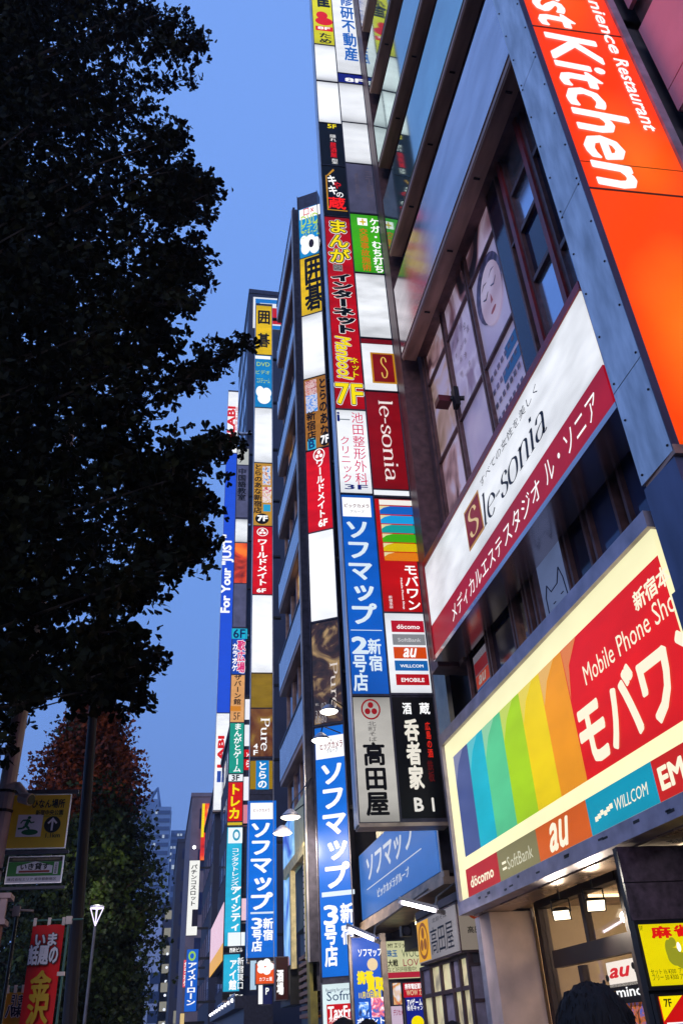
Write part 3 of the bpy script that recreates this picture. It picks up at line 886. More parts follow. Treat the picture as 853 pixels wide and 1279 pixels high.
# salon windows: poster panes
T_ = (10.0, 11.8)
w1 = window(BA, 9.7, 10.82, 8.1, 13.2, T_, panes=[posters['b'], posters['c'], posters['b']], label='window with hand massage posters')
w2 = window(BA, 8.48, 9.66, 8.1, 13.2, T_, panes=[LAV, posters['d'], posters['a']], label='window with printed text poster')
w3 = window(BA, 7.22, 8.44, 8.1, 13.2, T_, panes=[LAV, LAV, posters['a']], label='window with a sleeping face poster')
w4 = window(BA, 6.62, 6.9, 8.1, 13.2, (10.9,), panes=[NAVG, OPAQ])
b = MB(); b.box(4.24, 4.42, 6.9, 7.22, 8.1, 13.2); obj('mullion_panel', b, NAVG, BA)
w5 = window(BA, 5.96, 6.62, 8.1, 13.2, (9.85, 10.85, 11.65), panes=[PALEG, NAVG, PALEG, PALEG], fw=.07)
w6 = window(BA, 5.1, 5.9, 8.1, 13.2, (9.6, 11.5), panes=[PALEG, NAVG, PALEG], fw=.08)
RB = paint('maroon_mullion', '#8a3034', .35, .3, .3, 5)
boxes('mullion', [(4.2, 4.4, y, y + .09, 8.0, 13.3) for y in (6.6, 5.9, 5.06)], RB, BA)
b = MB(); b.box(4.2, 4.42, 10.82, 11.05, 6.3, 13.3); obj('jamb', b, BROWND, BA)
# dark box lamp on the window mullion
t = thing('floodlight', (4.1, 9.45, 10.35), 'small dark red box floodlight in front of the poster windows', 'lamp')
b = MB(); b.box(3.9, 4.12, 9.5, 9.72, 10.3, 10.42); obj('housing', b, REDM, t)
b = MB(); b.tube((4.1, 9.5, 10.35), (4.3, 9.4, 10.3), .04); b.box(4.12, 4.2, 9.35, 9.5, 10.12, 10.5); obj('bracket', b, BLACKM, t)
# the sleeping face on the middle poster: plain soft shapes
FP = Fr((4.29, 0, 0), street=True)
SKI = picture('face_print', '#b89aa4', '#cdb4c0', '#d8c4d0', 1.2, .34, 1, .4); HAIRP = picture('hair_print', '#2c2438', '#4a4060', '#6a6084', 3, .16); LIPP = lit('#a85a70', .4)  # faint glow put into the printed face, hair and lips
kw = dict(n=.0)
b = MB(); FP.disc(b, -7.83, 11.15, .5, .62, .004); obj('printed_hair', b, HAIRP, w3)
b = MB(); FP.disc(b, -7.78, 11.0, .4, .58, .008); obj('printed_face', b, SKI, w3)
b = MB()
for u in (-7.96, -7.64):
    FP.poly(b, [(u - .11, 11.12), (u, 11.06), (u + .11, 11.12), (u + .1, 11.09), (u, 11.02), (u - .1, 11.09)], .012)
    FP.poly(b, [(u - .12, 11.3), (u, 11.36), (u + .12, 11.3), (u + .1, 11.3), (u, 11.33), (u - .1, 11.3)], .012)
obj('printed_eyes', b, HAIRP, w3)
b = MB(); FP.disc(b, -7.8, 10.66, .1, .04, .012); FP.poly(b, [(-7.8, 11.0), (-7.76, 10.82), (-7.84, 10.82)], .012); obj('printed_lips', b, LIPP, w3)
b = MB()
for i, (u, v, s) in enumerate([(-9.5, 11.5, .05), (-9.3, 11.4, .05), (-9.1, 11.5, .05), (-8.95, 11.35, .05), (-9.45, 11.2, .04), (-9.2, 11.15, .04), (-9.0, 11.1, .04), (-9.3, 10.95, .05), (-9.1, 10.85, .05), (-8.85, 11.2, .05), (-9.35, 10.7, .04), (-9.0, 10.6, .04)]):
    letters(w2, FP, (u, u + s * 2.2, v, v + s * 2.6), '手美肌足体心癒指浄温休背'[i], HAIRP, n=.006, mb=b)
obj('lettering', b, HAIRP, w2)
PBL = ink('#1c6cc0', .35)
b = MB(); FP.box(b, -7.95, -7.3, 9.3, 9.5, 0, .005); FP.box(b, -7.75, -7.35, 9.58, 9.8, 0, .005); obj('price_table', b, PBL, w3)
b = MB()
for i in range(7):
    for j in range(4): FP.box(b, -8.35 + i * .14, -8.27 + i * .14, 8.9 + j * .26, 8.98 + j * .26, 0, .007)
obj('price_rows', b, HAIRP, w3, kind='stuff')

# windows between the salon sign and the phone shop sign
SIGNP = picture('mirrored_sign', '#5a1818', '#8a8a98', '#1a3a70', 3, .3)
window(BA, 9.95, 10.82, 5.1, 6.5, (), panes=[GLD]); window(BA, 9.0, 9.9, 5.1, 6.5, (), panes=[NAVG])
window(BA, 8.55, 8.96, 5.1, 6.5, (), panes=[GLC]); window(BA, 8.28, 8.5, 5.1, 6.5, (), panes=[NAVG])
w7 = window(BA, 7.35, 8.22, 5.1, 6.5, (), panes=[lit('#8094c8', .42, .2, .3)], label='window with a sketched animal poster'); window(BA, 6.8, 7.3, 5.1, 6.5, (), panes=[NAVG])  # sketch poster pane glows: its brightness is put in as emission
window(BA, 6.15, 6.72, 5.1, 6.5, (), panes=[OPAQ]); window(BA, 5.1, 6.0, 5.1, 6.5, (), panes=[OPAQ])
b = MB()
for s in ([(-8.05, 5.5), (-8.05, 5.95), (-7.98, 6.08), (-7.9, 5.96), (-7.72, 5.98), (-7.62, 6.14), (-7.56, 5.98), (-7.5, 5.5)], [(-7.9, 5.8), (-7.84, 5.8)], [(-7.68, 5.82), (-7.62, 5.82)], [(-7.8, 5.66), (-7.72, 5.66)]):
    for p, q in zip(s[:-1], s[1:]): b.tube(FP.p(*p, .004), FP.p(*q, .004), .008, n=4)
obj('sketch_line', b, ink('#2c3a6a', .15), w7)
wm = window(BA, 10.0, 10.78, 5.12, 6.4, (), panes=[GLD], X=4.36)
b = MB(); FP.box(b, -10.68, -10.12, 5.45, 6.3, -.02, -.01)
op = obj('mirrored_sign_patch', b, lit('#8a8490', .6), wm)  # glowing patch stands for the carrier sign mirrored in the window
for z0_, z1_, c in ((6.0, 6.18, '#701820'), (5.8, 5.98, '#a03018'), (5.62, 5.78, '#18407a'), (5.47, 5.6, '#6a1418')):
    k = MB(); FP.box(k, -10.66, -10.14, z0_, z1_, -.009, -.004); obj('mirrored_tile', k, lit(c, .9), wm)
letters(wm, FP, (-10.55, -10.25, 5.83, 5.95), 'au', ink('#c8c0b8', .5), n=.0, bold=.03, italic=.3)
b = MB(); b.box(4.9, 7.1, 8.5, 9.0, 5.15, 6.5); 
obj('room_wall', b, paint('cream_wall', '#8a8058', .8), BA)
b = MB(); b.lathe((4.75, 8.75, 5.9), [(.01, .1), (.05, .08), (.11, 0)], 14); hl = obj('pendant_lamp', b, BLACKM, BA)
b = MB(); b.lathe((4.75, 8.75, 5.9), [(.09, .01), (.06, -.02), (.005, -.04)], 14); obj('bulb', b, lit('#ffe8b0', 4), hl)
ld = bpy.data.lights.new('lamp_light', 'POINT'); ld.energy = 9; ld.color = (1, .82, .5); ld.shadow_soft_size = .05
o = bpy.data.objects.new('lamp_light', ld); COL.objects.link(o); o.parent = BA; o.location = (4.72 - 4.3, 8.75 - 8, 5.82)


# ---- salon sign
SG = thing('fascia_sign', (3.8, 8, 6.4), 'white beauty salon fascia sign with dark blue lettering over a crimson strip', 'shop sign')
FS = Fr((3.8, 0, 0), street=True)
b = MB(); b.box(3.82, 4.2, 5.06, 10.92, 6.4, 8.02); obj('casing', b, REDM, SG)
b = MB(); b.box(3.77, 3.86, 5.05, 10.94, 7.93, 8.04); b.box(3.77, 3.86, 10.88, 10.94, 6.36, 7.93); obj('top_trim', b, paint('red_trim', '#a01020', .3, .1), SG)
b = MB(); b.box(3.78, 4.22, 5.05, 10.94, 6.34, 6.41); obj('bottom_trim', b, PANELB, SG)
wf = WP(.9, .15, .25)
seams = [5.08, 7.05, 9.0, 10.88]
for y0, y1 in zip(seams[:-1], seams[1:]):
    b = MB(); b.box(3.79, 3.81, y0 + .004, y1 - .004, 6.9, 7.93); sf_ = obj('sign_panel', b, wf, SG)
b = MB(); b.box(3.787, 3.81, 5.08, 10.88, 6.41, 6.898); cs = obj('crimson_strip', b, lit('#a00a20', .9, .1, .35, True), SG)
NVY = ink('#101236', .05)
bx = FS.rect(604, 664, 689, 515)
ur = (FS.uv(606, 660)[0], FS.uv(687, 545)[0], FS.uv(606, 664)[1] + .0, FS.uv(606, 664)[1] + .62)
serif(sf_, FS, (ur[0], ur[1], 7.1, 7.56), 'le-sonia', NVY, n=.014, w=(.095, .02), slant=.16)
letters(sf_, FS, (FS.uv(602, 612)[0], FS.uv(675, 500)[0], 7.66, 7.79), 'すべての女性を美しく', ink('#4a4650', .15), n=.014, bold=-.008)
b = MB(); r_ = (FS.uv(586, 680)[0], FS.uv(604, 650)[0], 7.1, 7.72); FS.box(b, *r_, .01, .013); obj('emblem', b, ink('#c89048', .7), sf_)
b = MB(); FS.box(b, r_[0] + .03, r_[1] - .03, 7.14, 7.68, .013, .017); obj('emblem_centre', b, lit('#8c1418', .7, .4, .3), sf_)
serif(sf_, FS, (r_[0] + .12, r_[1] - .12, 7.2, 7.62), 'S', ink('#e8c890', .8), n=.02)
letters(cs, FS, (FS.uv(566, 770)[0], FS.uv(628, 678)[0], 6.5, 6.76), 'メディカルエステ', W1, n=.017, bold=-.002)
letters(cs, FS, (FS.uv(631, 676)[0], FS.uv(676, 608)[0], 6.51, 6.77), 'スタジオ', W1, n=.017, bold=-.002)
letters(cs, FS, (FS.uv(683, 600)[0], FS.uv(745, 496)[0], 6.52, 6.78), 'ル・ソニア', W1, n=.017, bold=-.002)

# ---- phone shop sign
MG = thing('fascia_sign', (3.8, 8, 2.9), 'big lit phone shop fascia sign with rainbow stripes and carrier tiles', 'shop sign')
FRM = paint('mauve_frame', '#b4a8b4', .4, .5, .25, 4)
b = MB()
b.box(3.76, 4.3, 5.1, 11.08, 5.08, 5.24); b.box(3.76, 4.3, 5.1, 11.08, 2.9, 3.05)
b.box(3.76, 4.3, 11.0, 11.08, 3.05, 5.08); b.box(3.9, 4.3, 5.1, 11.0, 3.05, 5.08)
obj('frame', b, FRM, MG)
rs = np.random.default_rng(3)
b = MB()
for k in range(16):
    y = 5.3 + rs.random() * 5.5; z = 2.93 + rs.random() * .08
    b.box(3.756, 3.76, y, y + .03 + .09 * rs.random(), z, z + .012 + .02 * rs.random())
obj('chipped_paint', b, BLACKM, MG, kind='stuff')
b = MB(); b.box(3.8, 3.85, 5.12, 10.98, 3.06, 5.07)
mp_ = obj('sign_panel', b, lit('#faf3c0', 1.12, .12, .1, True), MG, 'cream lit background panel')
STR = ['#4a5a94', '#10b4cc', '#58c890', '#a8d418', '#f0d000', '#f09810']
y_ = [10.66] + [FS.uv(x, y)[0] * -1 for x, y in ((584, 935), (602, 915), (624, 891), (647, 866), (672, 841), (700, 815))]
HL_ = ['#8a90b8', '#60ccd8', '#98dcb0', '#d0e468', '#f6e058', '#f8c068']
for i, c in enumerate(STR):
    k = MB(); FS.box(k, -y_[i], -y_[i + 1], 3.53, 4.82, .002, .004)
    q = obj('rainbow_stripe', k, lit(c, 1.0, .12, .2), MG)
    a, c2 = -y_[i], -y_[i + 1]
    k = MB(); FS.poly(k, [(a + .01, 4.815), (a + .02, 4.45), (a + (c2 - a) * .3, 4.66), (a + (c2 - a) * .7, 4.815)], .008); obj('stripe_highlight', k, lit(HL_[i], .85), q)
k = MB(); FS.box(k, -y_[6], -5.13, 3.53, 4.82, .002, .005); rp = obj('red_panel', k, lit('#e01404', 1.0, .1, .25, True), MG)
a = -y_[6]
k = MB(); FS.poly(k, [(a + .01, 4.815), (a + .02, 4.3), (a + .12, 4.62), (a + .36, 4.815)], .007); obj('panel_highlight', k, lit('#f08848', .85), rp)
CRM = ink('#fff6d8', 1.0)
letters(rp, FS, (FS.uv(734, 862)[0], FS.uv(734, 862)[0] + (FS.uv(820, 790)[0] - FS.uv(734, 862)[0]) * 1.36, 4.25, 4.5), 'Mobile Phone Shop', CRM, n=.009, bold=.0)
letters(rp, FS, (FS.uv(727, 925)[0], FS.uv(727, 925)[0] + (FS.uv(848, 862)[0] - FS.uv(727, 925)[0]) * 1.36, 3.62, 4.2), 'モバワン', CRM, n=.009, bold=.045)
letters(rp, FS, (FS.uv(791, 748)[0], -4.86, 4.54, 4.71), '新宿本店', CRM, n=.009, bold=.035)
cb = [10.72] + [-FS.uv(x, y)[0] for x, y in ((624, 1089), (673, 1062), (735, 1019), (817, 970))] + [5.13]
for i, (c, s) in enumerate((('#c42020', 'docomo'), ('#8c8458', 'SoftBank'), ('#e4640c', 'au'), ('#10a0c0', 'WILLCOM'), ('#d4200c', 'EM'))):
    y0, y1 = cb[i], cb[i + 1]
    k = MB(); FS.box(k, -y0, -y1, 3.065, 3.385, .002, .005); q = obj('carrier_tile', k, lit(c, .85, .1, .2), MG)
    L_ = y0 - y1; u = -y0
    if s == 'docomo':
        letters(q, FS, (u + .15, u + L_ - .18, 3.15, 3.27), 'döcomo', CRM, n=.009, bold=.03)
    elif s == 'SoftBank':
        k = MB(); FS.box(k, u + .12, u + .24, 3.22, 3.245, .005, .009); FS.box(k, u + .12, u + .24, 3.16, 3.185, .005, .009); obj('bars', k, CRM, q)
        letters(q, FS, (u + .28, u + L_ - .15, 3.14, 3.27), s, ink('#e8e4c8', .8), n=.009)
    elif s == 'au':
        letters(q, FS, (u + .3, u + L_ - .42, 3.1, 3.34), s, CRM, n=.009, bold=.03, italic=.4)
    elif s == 'WILLCOM':
        k = MB()
        for j, h in enumerate((0, .02, .05, .02, .05, .07)): FS.box(k, u + .12 + j * .06, u + .17 + j * .06, 3.16 + h * .6, 3.2 + h * .6, .005, .009)
        obj('wave_mark', k, CRM, q)
        letters(q, FS, (u + .52, u + L_ - .12, 3.16, 3.26), s, CRM, n=.009, bold=.01, italic=.2)
    else:
        letters(q, FS, (u + .08, u + .42, 3.14, 3.3), 'EM', CRM, n=.009, bold=.05)
        k = MB()
        for j in range(3): FS.box(k, u + .5, u + .8, 3.16 + j * .045, 3.18 + j * .045, .005, .009)
        obj('bars', k, CRM, q)

# ------------------------------------------------------------------ vertical restaurant sign (steel duct with an orange face)
FK = Fr((3.75, 4.5, 0), R3)
KT = thing('restaurant_sign', (3.75, 4.6, 4), 'huge orange vertical restaurant sign boxed in riveted steel, top right', 'shop sign')
zb = at_x(836, 553, 3.75)[2]
zj = [zb, at_x(785, 500, 3.75)[2] + .35, 8.5, 11.0, 13.5, 16]
for i, (z0, z1) in enumerate(zip([5.42, 6.45, 8.95, 11.45, 14.0], [6.44, 8.94, 11.44, 13.99, 17])):
    b = MB(); b.box(3.75, 3.78, 4.5, 5.0, z0, z1); q = obj('side_plate', b, STEELB, KT)
    b = MB()
    for z in np.arange(z0 + .08, z1, .6):
        for y in (4.54, 4.95):
            b.lathe((3.75, y, z), [(.001, .012), (.01, .008), (.012, 0)], 8, (-1, 0, 0))
    obj('rivet', b, BLACKM, q, kind='stuff')
b = MB(); FK.box(b, 0, .07, 5.42, 17, -.03, .012); obj('corner_strip', b, paint('grey_steel', '#565a72', .4, .5, .25, 4, stretch=(1, 1, .2)), KT)
b = MB(); FK.box(b, 1.26, 1.36, 5.42, 17, -.4, .03); obj('corner_strip', b, FRM, KT)
b = MB(); FK.box(b, .05, 1.26, 5.44, 17, -.45, -.05); obj('casing', b, DARK, KT)
b = MB(); FK.box(b, -.0, 1.36, 5.38, 5.47, -.48, .02); obj('bottom_cap', b, BROWN, KT)
EK = lambda y: 645.6 + .3467 * y
kz = [FK.uv(EK(553), 553)[1], FK.uv(EK(233), 233.6)[1], FK.uv(EK(31), 31)[1], 16.9]
def glow(name, c_mid, c_edge, s, cu=.6, cv=.5):
    m = lit(c_mid, s, 0, 0, True).copy(); m.name = name
    t = m.node_tree; b = t.nodes["Principled BSDF"]
    tc = t.nodes.new("ShaderNodeTexCoord"); mp = t.nodes.new("ShaderNodeMapping"); mp.inputs['Location'].default_value = (-cu, 0, -cv); mp.inputs['Scale'].default_value = (1.3, 0, 1.7)
    ln = t.nodes.new("ShaderNodeVectorMath"); ln.operation = 'LENGTH'; n = t.nodes.new("ShaderNodeTexNoise"); n.inputs['Scale'].default_value = .8
    a = t.nodes.new("ShaderNodeMath"); a.operation = 'MULTIPLY_ADD'; a.inputs[1].default_value = .5
    r = t.nodes.new("ShaderNodeValToRGB"); el = r.color_ramp.elements; el[0].position = .2; el[0].color = lin(c_mid); el[1].position = 1.05 if False else 1.0; el[1].color = lin(c_edge)
    t.links.new(tc.outputs['Generated'], mp.inputs[0]); t.links.new(mp.outputs[0], ln.inputs[0]); t.links.new(tc.outputs['Object'], n.inputs['Vector'])
    t.links.new(n.outputs['Fac'], a.inputs[0]); t.links.new(ln.outputs['Value'], a.inputs[2]); t.links.new(a.outputs[0], r.inputs[0]); t.links.new(r.outputs[0], b.inputs['Emission Color'])
    return m


KO = [glow('orange_glow', '#ff8c20', '#ff4604', 1.0, .7, .65), glow('orange_red_glow', '#ff6e18', '#ff3a04', 1.0, .75, .3), glow('orange_red_glow_top', '#ff6414', '#fc3404', 1.0, .6, .5)]
for i in range(3):
    b = MB(); FK.box(b, .07, 1.25, kz[i] + .022, kz[i + 1] - .022, -.05, 0); q = obj('sign_panel', b, KO[i], KT)
    if i == 1:
        kp = q
for z in kz[1:3] + [FK.uv(EK(200), 200)[1] + .0]:
    obj('seam', FK.box(MB(), .07, 1.25, z - (.014 if z != FK.uv(EK(200), 200)[1] else .003), z + (.014 if z != FK.uv(EK(200), 200)[1] else .003), 0, .004), paint('seam_dark', '#5a1408', .6), KT)
px_w = dict(bold=.035, italic=.12)
c_ = lambda x, y: FK.uv(x, y)
# sub-frame: letters run downwards, tops to the right
r1 = (c_(684, 60)[0] - .05, c_(684, 60)[0] + .6, c_(745, 233)[1] + .02, c_(678, 40)[1] - .02)
letters(kp, FK, (.2, .83, r1[2], r1[3]), 'Kitchen', W1, n=.006, rot='cw', bold=.028, italic=.12)
letters(kp, FK, (.2, .78, 12.16, 13.9), 'First', W1, n=.006, rot='cw', bold=.028, italic=.12)
letters(kp, FK, (1.0, 1.17, c_(803, 163)[1], c_(754, 72)[1]), 'Restaurant', W1, n=.006, rot='cw', bold=.025, italic=.12)
letters(kp, FK, (1.0, 1.17, c_(757, 66)[1], 14.35), 'Convenience', W1, n=.006, rot='cw', bold=.025, italic=.12)
# dark riveted duct below the sign
DU = thing('steel_duct', (3.9, 4.8, 0), 'riveted blue-grey steel duct running down below the orange sign', 'duct')
b = MB(); b.box(3.735, 4.1, 4.5, 5.02, 0, 4.4); obj('lower_casing', b, paint('duct_steel', '#5a6484', .4, .5, .25, 3, stretch=(1, 1, .3)), DU)
b = MB(); b.box(3.76, 4.1, 4.52, 5.0, 4.41, 5.38); obj('upper_casing', b, paint('duct_steel_upper', '#5f6988', .4, .5, .25, 3, stretch=(1, 1, .3)), DU)
b = MB()
for z in np.arange(.3, 4.4, .42):
    for y in (4.55, 4.97): b.lathe((3.735, y, z), [(.001, .012), (.012, .008), (.014, 0)], 8, (-1, 0, 0))
obj('rivet', b, BLACKM, DU, kind='stuff')

# set-back facade beyond the orange sign
BN = thing('set_back_building', (6, 2, 0), 'panelled wall with the orange sign reflection put into its colour, in the top right corner', 'building')
PK = paint('pink_reflection_panel', '#ff98a8', .45, .1, .15, 1)  # pink reflection of the orange sign put into the panel colour
b = MB(); b.box(5.42, 12, -8, 4.44, 0, 24); obj('wall', b, BROWND, BN)
for y0 in (3.24, 2.04, .84, -.36):
    for z0, z1 in ((5.2, 6.6), (7.0, 8.4), (8.8, 10.12), (10.5, 10.93), (10.95, 12.36), (12.9, 14.4), (14.9, 16.4)):
        b = MB(); b.box(5.3, 5.36, y0, y0 + 1.18, z0, z1); obj('facade_panel', b, PK, BN)
b = MB()
b.tube((5.24, -2, 10.3), (5.24, 4.3, 10.3), .04); b.box(5.16, 5.3, 3.7, 3.95, 10.18, 10.42)
obj('cable_tray', b, DARK, BN)

# ------------------------------------------------------------------ phone shop front
SH = thing('shopfront', (4.6, 9, 0), 'phone shop front with dark framed glass, beige reveal and lit interior', 'shopfront')
b = MB(); b.box(4.3, 9, 6.6, 11.2, 2.98, 3.2); obj('soffit', b, SOFF, SH)
b = MB(); b.box(3.95, 4.3, 5.2, 11.05, 2.885, 2.9); obj('soffit_strip', b, paint('cream_soffit', '#c8a88c', .25, .5, .2, 3), SH)
b = MB(); b.box(4.0, 4.55, 10.62, 11.0, 0, 2.88); obj('reveal', b, BEIGE, SH)
b = MB(); b.box(4.02, 4.5, 11.003, 11.22, 0, 2.88); obj('side_pier', b, paint('grey_pier', '#83808c', .6), SH)
boxes('door_frame', [(4.6, 4.72, 10.5, 10.62, 0, 2.97), (4.6, 4.72, 8.28, 8.42, 0, 2.97), (4.58, 4.74, 8.42, 10.5, 2.88, 2.975), (4.6, 4.7, 8.42, 10.3, 2.22, 2.4),
                     (4.62, 4.7, 9.3, 9.38, 2.4, 2.88), (4.62, 4.7, 9.62, 9.72, 0, 2.2)], paint('frame_brown_black', '#3a2c2a', .4, .3), SH)
b = MB(); b.box(4.655, 4.667, 8.42, 10.5, 0, 2.88); obj('glass_pane', b, GLC, SH)
b = MB(); b.box(8.4, 8.5, 6.6, 11.2, 0, 3); b.box(4.8, 8.4, 11.1, 11.2, 0, 3); b.box(4.8, 8.4, 6.6, 6.7, 0, 3); obj('interior_wall', b, paint('cream_interior', '#e0c8a4', .8, 0, .05), SH)
b = MB()
for y in (7.6, 8.8, 10.0): b.box(5.0, 8.0, y, y + .05, 2.94, 2.97)
obj('ceiling_tube', b, lit('#ffd9a0', 5), SH)
for x in (5.6, 7.2):
    ld = bpy.data.lights.new('lamp_light', 'POINT'); ld.energy = 70; ld.color = (1, .8, .55); ld.shadow_soft_size = .3  # point lights added to brighten the shop interior, without a fixture
    o = bpy.data.objects.new('lamp_light', ld); COL.objects.link(o); o.parent = SH; o.location = (x - 4.6, .0, 2.8)
b = MB()
for i in range(5): b.box(8.0, 8.38, 6.8, 11, .6 + i * .42, .63 + i * .42)
for i in range(14): b.box(8.1, 8.3, 6.9 + i * .29, 7.08 + i * .29, .64 + (i % 5) * .42, .85 + (i % 5) * .42)
obj('shelf', b, picture('stock_print', '#b0303a', '#e8e0d0', '#3060a0', 2, .1), SH, kind='stuff')
FG = Fr((4.64, 0, 0), street=True)
def gposter(x0, y0, x1, y1, mat, label, nm='window_sticker', n=0.0):
    r = FG.rect(x0, y0, x1, y1)
    k = MB(); FG.box(k, *r, n - .004, n); return obj(nm, k, mat, SH, label)
q = gposter(757, 1203, 803, 1228, lit('#f8ece0', .95), 'white carrier sticker with red script', n=.012)
letters(q, FG, FG.rect(764, 1222, 787, 1206), 'au', ink('#d81c28', .95), n=.018, bold=.04, italic=.3)
b = MB()
for x, y in ((760, 1222), (756, 1228), (792, 1206), (799, 1203), (796, 1211)):
    r = FG.rect(x - 3, y - 4, x + 3, y + 4); FG.disc(b, (r[0] + r[1]) / 2, (r[2] + r[3]) / 2, abs(r[1] - r[0]) / 2, (r[3] - r[2]) / 2, .016 + .001 * len(b.v) / 24)
obj('dark_floral_mark', b, BK, q)
q = gposter(757, 1231, 807, 1256, BKP, 'black sticker with white letters', n=.012)
letters(q, FG, FG.rect(773, 1246, 803, 1230), 'mino', W1, n=.018, bold=.02)
b = MB(); r = FG.rect(758, 1242, 770, 1238); FG.box(b, *r, .013, .016); obj('gold_dash', b, GOLD, q)
q = gposter(757, 1256, 809, 1279, picture('accessory_print', '#141014', '#c86a20', '#2060c0', 9, .5), 'dark sticker of small colourful goods', n=.012)
q = gposter(659, 1259, 692, 1285, lit('#f0c8d0', .8), 'pink notice with magenta characters', n=-.3)
letters(q, FG, FG.rect(661, 1275, 690, 1261), 'おひかり', ink('#c01858', .8), n=-.29, bold=.04)
q = gposter(645, 1263, 656, 1285, lit('#6a2a30', .3), 'small dark notice', n=-.3)
# round emblem and small colour sticker on the pier
FPi = Fr((4.02, 0, 0), street=True)
b = MB(); r = FPi.rect(612, 1208, 620, 1228); FPi.disc(b, (r[0] + r[1]) / 2, (r[2] + r[3]) / 2, (r[1] - r[0]) / 2, (r[3] - r[2]) / 2, .004, .8); FPi.disc(b, (r[0] + r[1]) / 2, (r[2] + r[3]) / 2, (r[1] - r[0]) / 5, (r[3] - r[2]) / 3, .004)
obj('round_mark', b, BLACKM, SH)
r = FPi.rect(612, 1236, 628, 1262)
for i, c in enumerate(['#3060c0', '#20a890', '#90b820', '#e0a010']):
    b = MB(); w_ = (r[1] - r[0]) / 4; FPi.box(b, r[0] + i * w_, r[0] + (i + 1) * w_, (r[2] + r[3]) / 2, r[3], 0, .003); obj('sticker_stripe', b, lit(c, .5), SH)
b = MB(); FPi.box(b, r[0], r[1], r[2], (r[2] + r[3]) / 2, 0, .0035); q = obj('sticker_base', b, lit('#b01018', .5), SH)
letters(q, FPi, (r[0] + .04, r[1] - .04, r[2] + .03, r[2] + .09), 'モバワン', W1, n=.006, bold=.03)

# two floodlights under the soffit
def lamp_light(t, p, d, watts, deg, col=(1, .86, .68), r=.06):
    ld = bpy.data.lights.new('lamp_light', 'SPOT'); ld.energy = watts; ld.color = col; ld.shadow_soft_size = r
    ld.spot_size = math.radians(deg); ld.spot_blend = .6
    o = bpy.data.objects.new('lamp_light', ld); COL.objects.link(o); o.parent = t
    o.location = Vector(tuple(np.array(p) - np.array(t.location)))
    o.rotation_euler = Vector(tuple(map(float, d))).to_track_quat('-Z', 'Y').to_euler()


def spotlamp(pt, face, label, grp):
    pt = np.array(pt)
    t = thing('floodlight', tuple(pt), label, 'lamp', grp)
    d = np.array(face, float); d /= np.linalg.norm(d)
    a = np.cross(d, [0, 0, 1]); a /= np.linalg.norm(a); c = np.cross(a, d)
    def bx(mb, w, h, n0, n1, taper=1.0):
        vs = []
        for n_, k in ((n0, taper), (n1, 1)):
            for sv in (-1, 1):
                for su in (-1, 1): vs.append(pt + a * su * w * k + c * sv * h * k + d * n_)
        mb.add(vs, [(0, 2, 3, 1), (4, 5, 7, 6), (0, 1, 5, 4), (2, 6, 7, 3), (0, 4, 6, 2), (1, 3, 7, 5)])
    b = MB(); bx(b, .1, .065, -.09, 0, .55); obj('housing', b, paint('lamp_black', '#1c1a1a', .4, .3), t)
    b = MB(); bx(b, .086, .052, 0, .004); obj('lens', b, lit('#ffeccc', 3), t)
    lamp_light(t, pt + d * .06, d, 55, 140)
    b = MB(); b.tube(pt - d * .05 + a * .1, pt - d * .05 + a * .1 + np.array([0, 0, .13]), .008); b.tube(pt - d * .05 - a * .1, pt - d * .05 - a * .1 + np.array([0, 0, .13]), .008)
    b.tube(pt - d * .05 + a * .1 + np.array([0, 0, .13]), pt - d * .05 - a * .1 + np.array([0, 0, .13]), .008); b.tube(pt - d * .05 + np.array([0, 0, .13]), pt - d * .05 + np.array([0, 0, .3]), .012)
    obj('yoke', b, BLACKM, t)
spotlamp(at_x(701, 1143, 4.3), (-.45, -.75, -.75), 'black floodlight under the phone shop soffit, the one nearer the beige reveal', 'floodlights over the shop door')
spotlamp(at_x(744, 1131, 4.3), (-.25, -.85, -.6), 'black floodlight under the phone shop soffit, the one nearer the dark granite block', 'floodlights over the shop door')

# dark granite block and yellow mahjong sign
FJ = Fr((3.6, 6.7, 0), R3)
GR = thing('granite_pier', (4.2, 6.8, 0), 'dark polished granite pier beside the phone shop door, above the yellow sign', 'pier')
gz = FJ.uv(795, 1150)[1]
gu = FJ.uv(789, 1150)[0]
b = MB(); FJ.box(b, gu + .02, gu + 1.6, 0, 2.88, -.12, -.03); obj('core', b, BLACKM, GR)
GRA = paint('granite', '#50404a', .12, .1, .4, 14)
z_ = [gz, (gz + 2.88) / 2, 2.88]
for i in range(2):
    for j in range(2):
        b = MB(); FJ.box(b, gu + j * .8 + .004, gu + (j + 1) * .8 - .004, z_[i] + .004, z_[i + 1] - .004, -.03, 0); obj('slab', b, GRA, GR)
JS = thing('box_sign', (3.8, 6.6, 0), 'bright yellow mahjong sign with a green blob creature, under the dark granite pier', 'box sign')
FJ2 = Fr((3.6, 6.6, 0), R3)
r = FJ2.rect(797, 1155, 870, 1231); r = (r[0], r[0] + 1.0, FJ2.uv(808, 1232)[1], FJ2.uv(797, 1155)[1])
b = MB(); FJ2.box(b, r[0] - .03, r[1] + .03, r[2] - .03, r[3] + .03, -.07, -.01); obj('casing', b, BLACKM, JS)
b = MB(); FJ2.box(b, *r, -.01, .004); q = obj('sign_face', b, lit('#ecd800', .98, .1, .1, True), JS)
px_text(q, FJ2, (811, 1158, 838, 1171), '麻', REDI, n=.01, bold=.06); px_text(q, FJ2, (839, 1156, 860, 1169), '雀', REDI, n=.01, bold=.06)
px_text(q, FJ2, (797, 1157, 802, 1162), '5F', BK, n=.01)
b = MB(); GRN = ink('#a8a828', .75)
